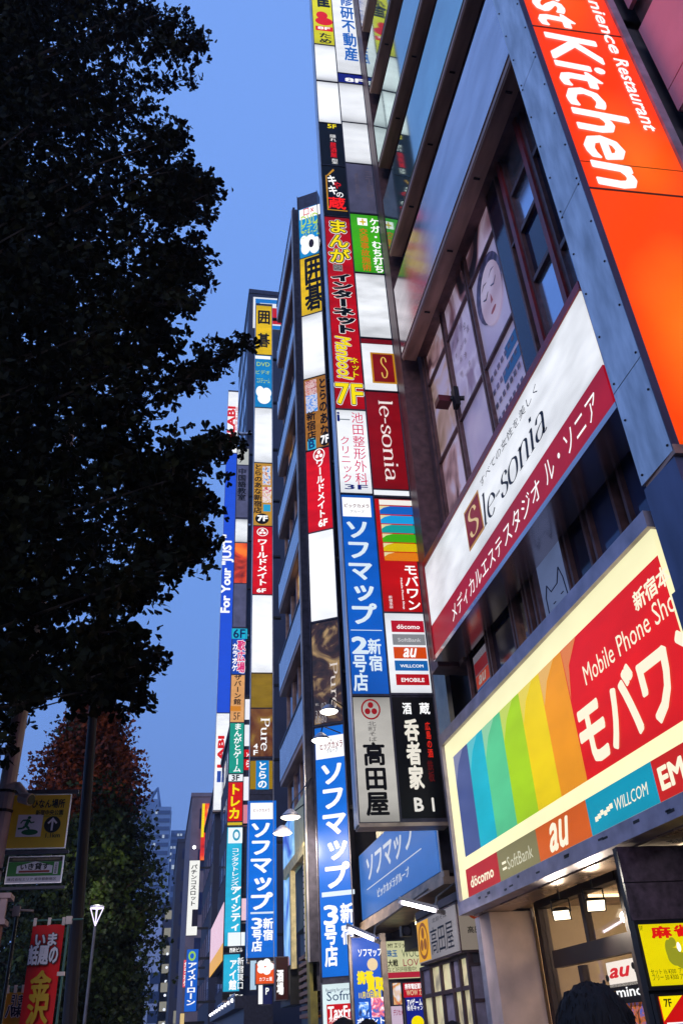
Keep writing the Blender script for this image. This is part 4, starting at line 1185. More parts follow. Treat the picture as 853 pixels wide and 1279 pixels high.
for cx, cy, rx, ry in ((835, 1187, 8, 13), (842, 1195, 12, 11), (853, 1200, 14, 10), (838, 1177, 6, 6)):
    r2 = FJ2.rect(cx - rx, cy - ry, cx + rx, cy + ry); FJ2.disc(b, (r2[0] + r2[1]) / 2, (r2[2] + r2[3]) / 2, (r2[1] - r2[0]) / 2, (r2[3] - r2[2]) / 2, .01 + len(b.v) * 3e-5)
obj('green_blob', b, GRN, q)
b = MB(); r2 = FJ2.rect(842, 1177, 850, 1189); FJ2.disc(b, (r2[0] + r2[1]) / 2, (r2[2] + r2[3]) / 2, (r2[1] - r2[0]) / 2, (r2[3] - r2[2]) / 2, .016); obj('white_spot', b, W1, q)
px_text(q, FJ2, (811, 1211, 851, 1216), 'セット 1h ¥300  ア', BK, n=.01); px_text(q, FJ2, (813, 1218, 853, 1223), 'フリー 50 ¥300 ア', BK, n=.01)
JS2 = thing('box_sign', (3.8, 6.6, 0), 'red and yellow sign just below the yellow mahjong sign, at the right edge', 'box sign')
v1_ = r[2] - .05
b = MB(); FJ2.box(b, r[0] - .0, r[1] + .03, v1_ - .75, v1_, -.07, -.01); obj('casing', b, BLACKM, JS2)
b = MB(); FJ2.box(b, r[0] + .03, r[1], v1_ - .7, v1_ - .02, -.01, .004); q = obj('sign_face', b, lit('#d41010', .9, .1, .2, True), JS2)
b = MB(); FJ2.poly(b, [(r[0] + .03, v1_ - .18), (r[0] + .22, v1_ - .02), (r[0] + .03, v1_ - .02)], .006); obj('yellow_corner', b, YEL, q)
b = MB(); FJ2.box(b, r[0] + .05, r[1], v1_ - .66, v1_ - .19, .004, .008); obj('blue_panel', b, W1, q)
b = MB(); FJ2.box(b, r[0] + .06, r[1], v1_ - .65, v1_ - .2, .008, .01); obj('blue_field', b, ink('#10186a', .6), q)
letters(q, FJ2, (r[0] + .08, r[0] + .5, v1_ - .55, v1_ - .25), 'ヨム', YEL, n=.014, layers=[(.06, BK), (.03, YEL)])
letters(q, FJ2, (r[0] + .06, r[0] + .12, v1_ - .09, v1_ - .04), '7F', BK, n=.01, bold=.03)
# ------------------------------------------------------------------ noodle restaurant front
NR = thing('noodle_restaurant', (4.1, 12.5, 0), 'noodle restaurant front of dark brown lattice and cream lit panes', 'shopfront')
LT = paint('lattice_wood', '#3a2426', .5, .1, .25, 5)
FL = Fr((3.95, 0, 0), street=True)
CRP = picture('lantern_pane', '#8a8068', '#c8bc90', '#e0d4a0', 1.5, .55)
LAVP = paint('dim_pane', '#8a8090', .6)
yy = [11.4, 11.75, 12.1, 12.6, 13.1, 13.6]
zz_ = [1.0, 1.62, 2.12, 2.48]
boxes('lattice_bar', [(3.9, 3.98, y - .03, y + .03, 0, 2.5) for y in yy] + [(3.905, 3.975, 11.4, 13.6, z - .025, z + .025) for z in zz_], LT, NR)
for i in range(5):
    for j in range(3):
        b = MB(); b.box(3.94, 3.95, yy[i] + .03, yy[i + 1] - .03, zz_[j] + .025, zz_[j + 1] - .025)
        obj('pane', b, CRP if (i + j) % 3 else LAVP, NR)
    b = MB(); b.box(3.94, 3.95, yy[i] + .03, yy[i + 1] - .03, .05, .97); obj('pane', b, LAVP, NR)
b = MB(); b.box(3.98, 7, 11.4, 11.5, 0, 3.3); b.box(3.9, 7, 11.4, 13.6, 3.15, 3.25); obj('wall', b, WALLD, NR)
# near-end screen of the porch facing the camera
FQ = Fr((3.9, 11.35, 0), R3)
for u in (0, .28, .56): obj('lattice_bar', FQ.box(MB(), u, u + .035, 0, 3.3, -.05, .0), LT, NR)
for z in (1.0, 1.5, 1.95, 2.35, 2.5): obj('lattice_bar', FQ.box(MB(), .0, .56, z, z + .035, -.045, .005), LT, NR)
for i in range(2):
    for z0, z1 in ((1.04, 1.5), (1.54, 1.95), (1.99, 2.35), (2.54, 3.1)):
        b = MB(); FQ.box(b, .035 + i * .28, .28 + i * .28, z0, z1, -.03, -.02); obj('pane', b, LAVP, NR)
# its sign box: street face and end face
NS = thing('box_sign', (3.8, 12.3, 2.5), 'small noodle restaurant box sign with a gold crest, under the tall tower', 'box sign')
b = MB(); b.box(3.82, 4.25, 11.33, 13.27, 2.5, 3.1); obj('casing', b, LT, NS)
F8 = Fr((3.8, 0, 0), street=True)
b = MB(); b.box(3.8, 3.82, 11.36, 13.24, 2.53, 3.07); q = obj('sign_face', b, lit('#aaa4a8', .55, .1, .4), NS)
k = MB(); F8.box(k, -13.22, -12.62, 2.54, 3.06, .001, .004); k2 = obj('gold_field', k, lit('#e8a818', .9), NS)
b = MB(); F8.disc(b, -12.92, 2.8, .25, .24, .008, .8)
for a in (90, 210, 330): F8.disc(b, -12.92 + .1 * math.cos(math.radians(a)), 2.8 + .1 * math.sin(math.radians(a)), .075, .075, .008)
obj('crest', b, ink('#a86008', .6), k2)
letters(q, F8, (-12.55, -11.5, 2.58, 2.92), '高田屋', BRW, n=.006, bold=.01)
letters(q, F8, (-12.4, -11.7, 2.97, 3.03), '北前そば', BRW, n=.006)
F9 = Fr((3.83, 11.32, 0), R3)
b = MB(); F9.box(b, 0, .42, 2.53, 3.07, 0, .012); q = obj('end_face', b, lit('#a89a8c', .5), NS)
b = MB(); F9.disc(b, .24, 2.98, .12, .1, .016, .7); F9.disc(b, .24, 3.0, .04, .035, .016); obj('crest', b, ink('#903008', .5), q)
letters(q, F9, (.1, .38, 2.72, 2.8), '高田屋', BRW, n=.016, bold=.02)

# ------------------------------------------------------------------ camera store building between the two
BM = thing('store_building', (4.4, 15, 0), 'camera store building with a corrugated strip above its blue fascia sign', 'building')
b = MB(); b.box(4.6, 16, 11.65, 17.9, 3.0, 22); b.box(7.5, 16, 11.65, 17.9, 0, 3); b.box(4.0, 7.5, 17.75, 17.9, 0, 3)
obj('wall', b, WALLD, BM)
b = MB()
for k in range(60):
    y = 12 + k * .09
    b.box(4.3, 4.35 if k % 2 else 4.38, y, y + .09, 4.95, 9)
obj('corrugated_wall', b, paint('corrugated_grey', '#c0bcaa', .5, .3, .2, 3), BM, kind='stuff')
b = MB(); b.box(3.9, 7.5, 12.0, 17.8, 3.42, 3.52); b.box(3.92, 4.0, 12, 17.8, 3.52, 3.6); obj('soffit', b, SOFF, BM)
b = MB(); b.box(7.3, 7.5, 11.7, 17.7, 0, 3.4); obj('interior_wall', b, paint('green_cream_wall', '#a8a070', .8), BM)
b = MB()
for y in (13.2, 14.6, 16): b.box(4.6, 7, y, y + .1, 3.36, 3.41)
obj('ceiling_tube', b, lit('#fff0b8', 5, 0, 0, True), BM)
BS = thing('fascia_sign', (3.95, 15, 3.6), 'blue unlit-looking fascia sign with pale store lettering, half hidden behind the tall tower', 'shop sign')
F10 = Fr((3.95, 0, 0), street=True)
b = MB(); b.box(3.96, 4.25, 12.2, 17.6, 3.6, 4.85); obj('casing', b, DARK, BS)
b = MB(); b.box(3.935, 3.959, 12.25, 17.55, 3.63, 4.82); q = obj('sign_panel', b, lit('#3a70c0', .85, .1, .15, True), BS)
PAL = ink('#d8dce4', .85)
letters(q, F10, (F10.uv(461, 1107)[0], -13.35, 4.22, 4.68), 'ソフマップ', PAL, n=.02, bold=.035)
k = MB(); F10.box(k, F10.uv(460, 1120)[0], F10.uv(528, 1070)[0], 4.09, 4.105, .016, .019); obj('rule', k, PAL, BS)
letters(q, F10, (F10.uv(474, 1131)[0], F10.uv(513, 1099)[0], 3.83, 3.98), 'ビックカメラグループ', PAL, n=.02, bold=.015)
b = MB(); b.box(3.945, 3.96, 12.15, 12.22, 3.5, 4.9); obj('end_trim', b, STEELB, BS)
# red sliver sign at the sake house side
t = thing('box_sign', (4.1, 11.45, 3.3), 'dark red narrow box sign tucked between the tall tower and the phone shop sign', 'box sign')
b = MB(); b.box(4.05, 4.45, 11.4, 11.5, 3.45, 4.5); obj('casing', b, REDM, t)
b = MB(); b.box(4.08, 4.42, 11.385, 11.399, 3.5, 4.45); obj('sign_face', b, lit('#7a1018', .4, .1, .3), t)


def poster_sign(name, box, Y, label, cat, base, depth=.08, yaw=R3):
    x, y = box[0], box[3]
    o = at_y(box[0], box[3], Y); Fp = Fr((o[0], Y, 0), yaw)
    r = Fp.rect(*box)
    t = thing(name, (o[0], Y, r[2]), label, cat)
    b = MB(); Fp.box(b, r[0] - .02, r[1] + .02, r[2] - .02, r[3] + .02, -depth, -.004); obj('casing', b, DARK, t)
    b = MB(); Fp.box(b, *r, -.004, .004); q = obj('sign_face', b, base, t)
    return t, Fp, q, r


# tall blue standing poster
t, FZ, q, r = poster_sign('poster_board', (439, 1172, 481, 1300), 13.0, 'tall lit blue poster board with yellow lettering, under the fluorescent arm lamp', 'poster board', lit('#1858c8', .95, .1, .35, True))
b = MB(); FZ.box(b, r[0] - .05, r[0] - .02, 0, r[3] + .05, -.1, .02); FZ.box(b, r[1] + .02, r[1] + .1, 0, r[3] + .05, -.1, .02); obj('post', b, paint('tan_post', '#9a8870', .5, .3), t)
px_text(q, FZ, (447, 1185, 477, 1194), 'ソフマップ', W1, n=.01, bold=.04)
b = MB(); u0, u1, v0, v1 = FZ.rect(458, 1197, 472, 1212); FZ.disc(b, (u0 + u1) / 2, (v0 + v1) / 2, (u1 - u0) / 2, (v1 - v0) / 2, .009); obj('pale_figure', b, ink('#f4d8a8', .9), q)
px_text(q, FZ, (446, 1214, 466, 1228), '携帯', YEL, n=.012, bold=.09); px_text(q, FZ, (458, 1222, 479, 1237), '買取', YEL, n=.014, bold=.09)
px_text(q, FZ, (448, 1239, 476, 1246), '11月13日開催', YEL, n=.012, bold=.04)
px_sheet(q, FZ, (447, 1252, 461, 1270), picture('game_print', '#e0e8f0', '#4080d0', '#203060', 8, .8), .008); px_sheet(q, FZ, (463, 1246, 480, 1270), picture('game_print_red', '#f0e0e0', '#d05060', '#4060a0', 8, .8), .009)
px_text(q, FZ, (446, 1272, 480, 1278), 'ポイント', W1, n=.012, bold=.05)
# cream board
t, FZ, q, r = poster_sign('poster_board', (482, 1176, 552, 1220), 17.0, 'cream board with dark lettering hanging in the store entrance', 'poster board', lit('#d8d8a8', .85, .1, .1, True))
px_text(q, FZ, (484, 1178, 520, 1183), 'MY エリックスネ', BK, n=.008, bold=.03)
px_text(q, FZ, (483, 1187, 496, 1195), '珠玉', ink('#2870b0', .7), n=.008, bold=.04); px_text(q, FZ, (501, 1186, 523, 1195), 'WOC', ink('#708060', .5), n=.008, bold=-.01)
px_text(q, FZ, (484, 1199, 497, 1207), '大戦', BK, n=.008, bold=.04); px_text(q, FZ, (503, 1198, 523, 1206), 'LOV', ink('#a81848', .7), n=.008, bold=.01)
px_text(q, FZ, (484, 1208, 520, 1213), 'など好評稼働中!', ink('#405020', .3), n=.008)
px_sheet(q, FZ, (483, 1215, 551, 1219), ink('#c02840', .8), .006)
t, FZ, q, r = poster_sign('poster_board', (503, 1228, 545, 1244), 15.0, 'red banner board over the blue game board at the store entrance', 'poster board', lit('#c01028', .9, .1, .2, True))
px_text(q, FZ, (505, 1229, 543, 1234), '携帯電話買取センター', W1, n=.008, bold=.03); px_text(q, FZ, (507, 1236, 543, 1242), 'WOW カード 2n', ink('#f0c8a0', .9), n=.008, bold=.03)
t, FZ, q, r = poster_sign('poster_board', (506, 1246, 545, 1300), 15.0, 'dark blue game software board with a yellow bottom at the store entrance', 'poster board', lit('#18248c', .9, .1, .2, True))
px_text(q, FZ, (508, 1248, 540, 1255), 'TVゲームソフト', W1, n=.008, bold=.03); px_text(q, FZ, (508, 1256, 540, 1261), '秋冬キャンペーン', W1, n=.008, bold=.02)
b = MB(); u0, u1, v0, v1 = FZ.rect(513, 1269, 530, 1285); FZ.disc(b, (u0 + u1) / 2, (v0 + v1) / 2, (u1 - u0) / 2, (v1 - v0) / 2, .008); obj('yellow_disc', b, YEL, q)
px_sheet(q, FZ, (531, 1266, 544, 1277), picture('goods_print', '#d8d020', '#c82020', '#20a040', 9, .8), .008)
t, FZ, q, r = poster_sign('poster_board', (490, 1228, 502, 1256), 14.9, 'narrow white and orange notice beside the red banner board', 'poster board', picture('notice_print', '#f0e8e8', '#e0a860', '#d05050', 5, .8))
t, FZ, q, r = poster_sign('poster_board', (488, 1257, 505, 1300), 14.8, 'pale pink notice beside the dark blue game board', 'poster board', lit('#d8c0d8', .85, 0, .1, True))
px_text(q, FZ, (491, 1261, 503, 1268), 'デジカメ', ink('#b03060', .7), n=.008, bold=.03)
t, FZ, q, r = poster_sign('poster_board', (483, 1228, 488, 1300), 14.9, 'thin blue vertical board behind the tall blue poster board', 'poster board', lit('#1850b0', .8, 0, .1, True))
t = thing('wall_speaker', tuple(at_y(507, 1163, 15)), 'small black box speaker above the cream board', 'speaker')
c = at_y(507, 1163, 15); b = MB(); b.box(c[0] - .09, c[0] + .09, 14.95, 15.1, c[2] - .08, c[2] + .08); q = obj('cabinet', b, BLACKM, t)
b = MB(); b.lathe((c[0], 14.95, c[2]), [(.001, .002), (.06, .004), (.065, 0)], 14, (0, -1, 0)); obj('speaker_cone', b, DARK, q)


# ------------------------------------------------------------------ arm lamps
def tube_lamp(p0, p1, wall, label, grp):
    p0 = np.array(p0); p1 = np.array(p1); wall = np.array(wall)
    t = thing('arm_lamp', tuple((p0 + p1) / 2), label, 'lamp', grp)
    d = (p1 - p0); 
    b = MB(); b.tube(p0, p1, .026, n=10); obj('fluorescent_tube', b, lit('#f6f0ff', 9), t); lamp_light(t, (p0 + p1) / 2 + np.array([0, 0, -.06]), (.45, .55, -.7), 30, 165, (.95, .9, 1))
    up = np.array([0, 0, .055]); side = np.array([0, .05, 0])
    b = MB(); a0, a1 = p0 - d * .08, p1 + d * .08
    vs = [a0 + side * 1.8 - up * .1, a0 + side + up, a0 - side * .4 + up * 1.1, a0 - side * 1.2 + up * .2, a1 + side * 1.8 - up * .1, a1 + side + up, a1 - side * .4 + up * 1.1, a1 - side * 1.2 + up * .2]
    b.add(vs, [(0, 1, 5, 4), (1, 2, 6, 5), (2, 3, 7, 6), (0, 3, 2, 1), (4, 5, 6, 7)]); obj('reflector', b, paint('lamp_white', '#c8c4c8', .35, .4, .1), t)
    b = MB(); m = p1 + d * .05 + up; b.path([m, m + np.array([.05, .1, .12]), wall], .014, .014, 8); b.tube(p1 + d * .04, p1 + d * .3, .032, .03); obj('arm', b, paint('arm_grey', '#75706c', .4, .5), t)


tube_lamp(at_y(502, 1127, 11.3), at_y(543, 1137, 11.3), (4.15, 11.6, 3.5), 'fluorescent arm lamp in front of the blue fascia sign', 'fluorescent arm lamps')
tube_lamp(at_y(436, 1160, 12.4), at_y(466, 1173, 12.4), (3.95, 12.8, 3.5), 'fluorescent arm lamp over the tall blue poster board', 'fluorescent arm lamps')


def dish_lamp(c, wall, label, r=.22, watts=40):
    c = np.array(c); wall = np.array(wall)
    t = thing('arm_lamp', tuple(c), label, 'lamp', 'round dish lamps over the middle shopfronts')
    b = MB(); b.lathe(c, [(.03, .16), (.07, .14), (r * .7, .07), (r, 0), (r - .012, 0), (r * .68, .055)], 20); obj('lamp_shade', b, paint('lamp_white2', '#b8b4bc', .35, .4, .1), t, smooth=True)
    b = MB(); b.lathe(c, [(r * .9, .004), (r * .8, -.015), (.001, -.03)], 20); obj('lens', b, lit('#fff2dc', 8), t); lamp_light(t, c + np.array([0, 0, -.06]), (0.5, .45, -.75), watts, 165)
    b = MB(); b.path([c + np.array([0, 0, .15]), c + np.array([.05, .02, .3]), wall], .013, .013, 8); obj('arm', b, BLACKM, t)


dish_lamp(at_y(363, 1021, 16.5), (3.1, 18.25, 6.6), 'dish lamp in front of the yellow-lit wall, the higher and nearer one', .21, 330)
dish_lamp(at_y(353, 1041, 17.5), (3.05, 18.8, 6.2), 'dish lamp in front of the yellow-lit wall, the lower and farther one', .21, 330)
dish_lamp(at_y(411, 889, 16.0), (3.7, 17.2, 7.9), 'dish lamp at the bottom of the brown salon panel', .2)
dish_lamp(at_y(401, 925, 15.6), (3.6, 17.2, 7.3), 'dish lamp over the top of the large blue panel', .2)

# ------------------------------------------------------------------ middle building with band windows
BB = thing('office_building', (3.2, 22, 0), 'middle dark office building with slanting silver bands reflecting coloured signs', 'building')
WARMP = picture('lit_window', '#6a4a18', '#c89a40', '#f0d890', 1.5, .6)
XB = 3.06; Y0 = 18.5; Y1 = 23.3
b = MB(); b.box(XB + .35, 14, Y0 + .1, Y1, 4.0, 26.6); b.box(XB + .02, 14, Y0 + .05, Y0 + .1, 2.5, 26.9)
obj('wall', b, WALLD, BB)
zc = lambda y: at_x(362 + .0215 * (y - 200) + 3.5, y, XB)[2]
BND = paint('band_silver', '#c8bcb8', .16, .85, .15, 1.5)
prs = [(262, 278), (318, 337), (385, 404), (456, 480), (536, 564), (630, 666), (740, 782), (862, 910)]
zs = []
for a0, a1 in prs:
    xr = 366 + (a0 - 260) * .0245
    zt, zb_ = at_x(xr, a0, XB)[2], at_x(xr + .5, a1, XB)[2]
    zs.append((zb_, zt))
    b = MB(); b.box(XB, XB + .05, Y0, Y1, zb_, zt); obj('spandrel_band', b, BND, BB)
    b = MB(); b.box(XB + .02, XB + .34, Y0, Y1, zb_ - .14, zb_ - .01); obj('soffit', b, BROWN, BB)
    b = MB(); b.box(XB - .02, XB + .06, Y0 - .02, Y1, zt, zt + .05); obj('coping', b, DARK, BB)
for i in range(len(zs)):
    lo = zs[i + 1][1] + .05 if i + 1 < len(zs) else 6.75
    hi = zs[i][0] - .14
    if hi - lo < .3: continue
    for k, (ya, yb) in enumerate([(18.7, 19.8), (19.8, 20.9), (20.9, 22.0), (22.0, 23.2)]):
        window(BB, ya, yb, lo, hi, (), X=XB + .26, panes=[WARMP if (i * 5 + k * 3) % 7 == 0 and i > 2 else (NAVG if (i + k) % 3 else OPAQ)], fw=.05, mat=BROWN)
b = MB()
for y in (18.48,): b.box(XB - .06, XB + .3, y - .12, y + .06, 3.0, 27)
obj('corner_column', b, DARK, BB)
b = MB(); b.box(XB - .09, XB - .06, Y0 - .1, Y0 - .02, 3, 27); obj('drainpipe', b, STEELB, BB)
# warm lit lower wall, blue screen and stair cabinet
b = MB(); b.box(XB + .12, XB + .3, 18.9, 22.6, 5.35, 6.7); obj('lit_wall', b, paint('cream_render', '#f0e4b0', .7, 0, .1), BB)
b = MB(); b.box(XB - .02, XB + .28, 18.95, 19.2, 3.1, 5.34); b.box(XB - .02, XB + .1, 19.2, 22.6, 5.2, 5.45); b.box(XB - .02, XB + .1, 21.3, 21.5, 3.1, 5.2); obj('frame', b, paint('cream_frame', '#e8d8a0', .6), BB)
b = MB(); b.box(XB + .06, XB + .12, 21.5, 23.2, 3.2, 6.6); obj('blue_screen', b, picture('blue_glow_print', '#1838a8', '#6aa0d0', '#a8d0e8', .8, .9), BB)
b = MB()
for k in range(16): b.box(XB + .1, XB + .2, 19.3, 20.1, 3.2 + k * .13, 3.29 + k * .13)
obj('roller_shutter', b, paint('shutter_grey', '#c8c4d0', .5, .3), BB, kind='stuff')
b = MB(); b.box(XB + .22, XB + .25, 19.3, 20.1, 4.6, 5.3); obj('blue_light', b, lit('#1030c8', .9, .3, .3), BB)
b = MB()
for k in range(9): b.box(XB + .1, XB + .5, 18.9, 21.0, 2.1 + k * .14, 2.17 + k * .14)
obj('louvre', b, paint('louvre_brown', '#8a6c64', .5, .2), BB, kind='stuff')
b = MB(); b.box(XB - .05, XB + .1, 18.55, 18.9, 0, 6.5); obj('drain_column', b, paint('olive_pipe', '#7a7238', .5, .2), BB)
b = MB(); b.box(XB + .5, 8, 18.7, 23.3, 0, 4.4); obj('lower_wall', b, BLACKM, BB)
b = MB(); b.box(XB, XB + .4, 18.7, 21.5, 1.2, 1.45); obj('warm_lightbox', b, lit('#f0a818', .9, 0, .3, True), BB)
b = MB(); b.box(XB - .02, XB + .3, 21.6, 23.3, 2.4, 3.2); obj('canopy', b, BLACKM, BB)

# orange and white flower shop boxes
t, FZ, q, r = poster_sign('box_sign', (320, 1204, 343, 1228), 24.0, 'small square orange box sign with a white blossom mark', 'box sign', lit('#e8500c', 1.0, .1, .1, True), .2)
b = MB()
for a in range(5):
    cu, cv = (r[0] + r[1]) / 2 + .13 * math.cos(a * 1.257), r[2] + .38 + .1 * math.sin(a * 1.257)
    FZ.disc(b, cu, cv, .1, .09, .008 + a * .001)
obj('blossom', b, W1, q); px_text(q, FZ, (324, 1221, 340, 1225), 'カフェ屋', W1, n=.01, bold=.02)
t, FZ, q, r = poster_sign('box_sign', (345, 1196, 360, 1248), 22.0, 'tall dark red box sign with white brush writing beside the orange box', 'box sign', lit('#401014', .5, .1, .3), .5)
b = MB(); FZ.box(b, r[0] + .3, r[1] + .03, r[2], r[3], .005, .02); obj('orange_edge', b, lit('#f05810', .9), t)
px_text(q, FZ, (346, 1212, 354, 1242), '酒場', W1, vertical=True, n=.03, bold=.06)
t, FZ, q, r = poster_sign('box_sign', (313, 1200, 320, 1236), 27.0, 'pale narrow box sign behind the orange box', 'box sign', lit('#b8d8f0', .9), .1)
t, FZ, q, r = poster_sign('box_sign', (328, 1232, 340, 1254), 24.2, 'navy and white box sign hanging below the orange box', 'box sign', lit('#101c58', .7), .1)
px_sheet(q, FZ, (323, 1228, 328, 1254), W1, .01, name='white_strip'); px_text(q, FZ, (332, 1234, 336, 1242), 'P', W1, n=.01, bold=.03)

# ------------------------------------------------------------------ building behind tower three
BC = thing('office_building', (3.9, 42, 0), 'dark far block with a white, blue and red sign panel at its top', 'building')
zC = at_y(312, 366, 40.2)[2]; XC = at_y(312, 366, 40.2)[0]
b = MB(); b.box(XC, 12, 40.2, 49, 0, zC); obj('wall', b, paint('blue_grey_wall', '#30344a', .5, .1, .2, 1), BC)
b = MB(); b.box(XC - .05, 12, 40.15, 49.05, zC, zC + .4); obj('parapet', b, DARK, BC)
for k in range(13):
    for j in range(4):
        b = MB(); b.box(XC - .03, XC + .02, 41 + j * 2, 42.5 + j * 2, 5 + k * 3.2, 6.7 + k * 3.2); obj('window', b, OPAQ, BC)
FC = Fr((XC, 40.1, 0), R3)
r = FC.rect(317, 371, 346, 404)
b = MB(); FC.box(b, r[0] - .02, r[0] + 2.9, r[2] - .5, r[3] + .02, -.1, 0); q = obj('sign_board', b, lit('#e8ecf4', 1.0, .05, .05, True), BC)
b = MB(); FC.box(b, r[0] + .13, r[0] + 2.3, r[3] - .55, r[3] - .15, 0, .01); FC.box(b, r[0] + .13, r[0] + .45, r[3] - 3, r[3] - .55, 0, .012); obj('blue_field', b, ink('#1878d0', .95), BC)
b = MB(); FC.box(b, r[0] + 1.1, r[0] + 2.3, r[3] - 2.6, r[3] - 1.0, 0, .011); obj('red_field', b, ink('#c81820', .95), BC)
b = MB(); FC.box(b, r[0] + 1.1, r[0] + 2.3, r[3] - 3.1, r[3] - 2.75, 0, .011); obj('blue_line', b, ink('#1878d0', .95), BC)
for z in (42, 33.8, 27, 20):
    b = MB(); FC.box(b, -.6, .3, z, z + .12, 0, .2); obj('stay', b, STEELB, BC)

# ------------------------------------------------------------------ farther blocks on the right side of the street
def block(name, x0, x1, y0, y1, z1, mat, label, rows, cols, glassm, lit_every=0, fw=(1.1, 1.3), street_cols=0):
    t = thing(name, ((x0 + x1) / 2, y0, 0), label, 'building')
    b = MB(); b.box(x0, x1, y0, y1, 0, z1); obj('wall', b, mat, t)
    b = MB(); b.box(x0 - .12, x1 + .12, y0 - .12, y1 + .12, z1, z1 + .4); obj('parapet', b, mat, t)
    dz = (z1 - 4) / rows; du = (x1 - x0) / max(cols, 1)
    for i in range(rows):
        for j in range(cols):
            b = MB(); zc_ = 4 + i * dz + dz * .2; xc = x0 + j * du + du * .18
            b.box(xc, xc + du * .64, y0 - .04, y0 + .02, zc_, zc_ + dz * .5)
            obj('window', b, lit('#d8d4c0', .35) if lit_every and (i * 7 + j * 3) % lit_every == 0 else glassm, t)
    if street_cols:
        dy = (y1 - y0) / street_cols
        for i in range(rows):
            for j in range(street_cols):
                b = MB(); zc_ = 4 + i * dz + dz * .2; yc = y0 + j * dy + dy * .18
                b.box(x0 - .04, x0 + .02, yc, yc + dy * .64, zc_, zc_ + dz * .5)
                obj('window', b, glassm, t)
    return t


DK1 = paint('night_wall', '#3c3c4c', .7, 0, .2, .8); DK2 = paint('night_wall_brown', '#8a7a80', .7, 0, .2, .8)
block('shop_building', 3.9, 14, 50, 64, 20, DK1, 'dark block behind the distant sign towers', 5, 3, OPAQ, 0, street_cols=5)
block('shop_building', 3.6, 14, 66, 82, 19, DK1, 'dark narrow block below the farthest tall sign', 5, 3, OPAQ, 9, street_cols=5)
t = block('shop_building', 2.45, 12, 90, 112, 24.3, DK2, 'far brown-grey block carrying an orange and red vertical sign', 5, 2, OPAQ)
FE = Fr((0, 89.8, 0)); r = FE.rect(253, 1004, 267, 1074)
b = MB(); FE.box(b, *r, -.1, .1); q = obj('sign_board', b, picture('red_glow_print', '#a00c08', '#d82808', '#f07818', .35, 1.0), t)
b = MB(); FE.box(b, r[0], r[0] + .28, r[2] + 2.2, r[3], .1, .14); obj('yellow_strip', b, YEL, t)
letters(q, FE, (r[0] + .5, r[1] - .1, r[2] + .4, r[3] - .6), '居酒屋', ink('#f8c890', .9), n=.16, vertical=True, bold=.03)
block('shop_building', 1.6, 12, 116, 140, 25, DK1, 'far slim block left of the orange and red sign', 8, 3, OPAQ, 11)
block('shop_building', .3, 12, 150, 190, 22, paint('night_wall_blue', '#2c3858', .6, 0, .2, .3), 'far low bluish block near the end of the street', 7, 6, OPAQ, 7)

def vsign(Y, box, label, mat, texts, depth=.35, cat='hanging sign'):
    t, FZ, q, r = poster_sign('hanging_sign', box, Y, label, cat, mat, depth)
    for bx, s, m, bd in texts: px_text(q, FZ, bx, s, m, vertical=True, n=.012, bold=bd)
    obj('bracket', FZ.box(MB(), r[1], r[1] + 1.2, r[3] - .6, r[3] - .45, -.25, -.1), BLACKM, t); obj('bracket', FZ.box(MB(), r[1], r[1] + 1.2, r[2] + .4, r[2] + .55, -.25, -.1), BLACKM, t)
    return t, FZ, q, r


t, FZ, q, r = vsign(70, (237.3, 1075, 246, 1168), 'white hanging pachinko sign with black characters on the dark far block', lit('#f4f4ee', 1.05, 0, .05, True), [((239.5, 1080, 244.5, 1131), 'パチンコスロット', BK, .03)])
k = MB(); rr = FZ.rect(240.5, 1136, 246, 1157); FZ.box(k, rr[0], r[1] + .01, rr[2], rr[3], .004, .02); obj('dark_field', k, lit('#1c1838', .4), t)
b = MB(); c = FZ.p(r[0] + .3, r[3] + 1.0); b.sphere(c, .14, .14, .14, 8, 6); obj('white_lamp', b, lit('#ffffff', 4), t)
t, FZ, q, r = vsign(60, (234, 1186, 245, 1263), 'blue hanging loan sign with a green and yellow emblem', lit('#0c5cc8', 1.0, 0, .15, True), [((235.5, 1203, 243.5, 1255), 'アイメーローン', W1, .05)])
b = MB(); rr = FZ.rect(236, 1188, 244.5, 1200); FZ.disc(b, (rr[0] + rr[1]) / 2, (rr[2] + rr[3]) / 2, (rr[1] - rr[0]) / 2, (rr[3] - rr[2]) / 2, .012, .55); obj('emblem', b, ink('#a0d850', .9), q)
vsign(66, (230, 1199, 233.6, 1233), 'small red and white hanging sign just left of the blue loan sign', lit('#e86070', .95), [((230.8, 1202, 233, 1231), 'カラオケ', W1, .05)])
vsign(58, (225.5, 1266, 229.5, 1290), 'small cream and red hanging sign at the bottom, left of the blue loan sign', lit('#e8c888', .9), [])
t, FZ, q, r = vsign(52, (273.5, 1142, 281, 1228), 'unlit navy hanging sign under the pale pink billboard', paint('navy_sign', '#20304e', .4, .1), [((275, 1150, 280, 1222), 'カラオケ歌うんだ', paint('faded_blue', '#38508a', .5), .04)])

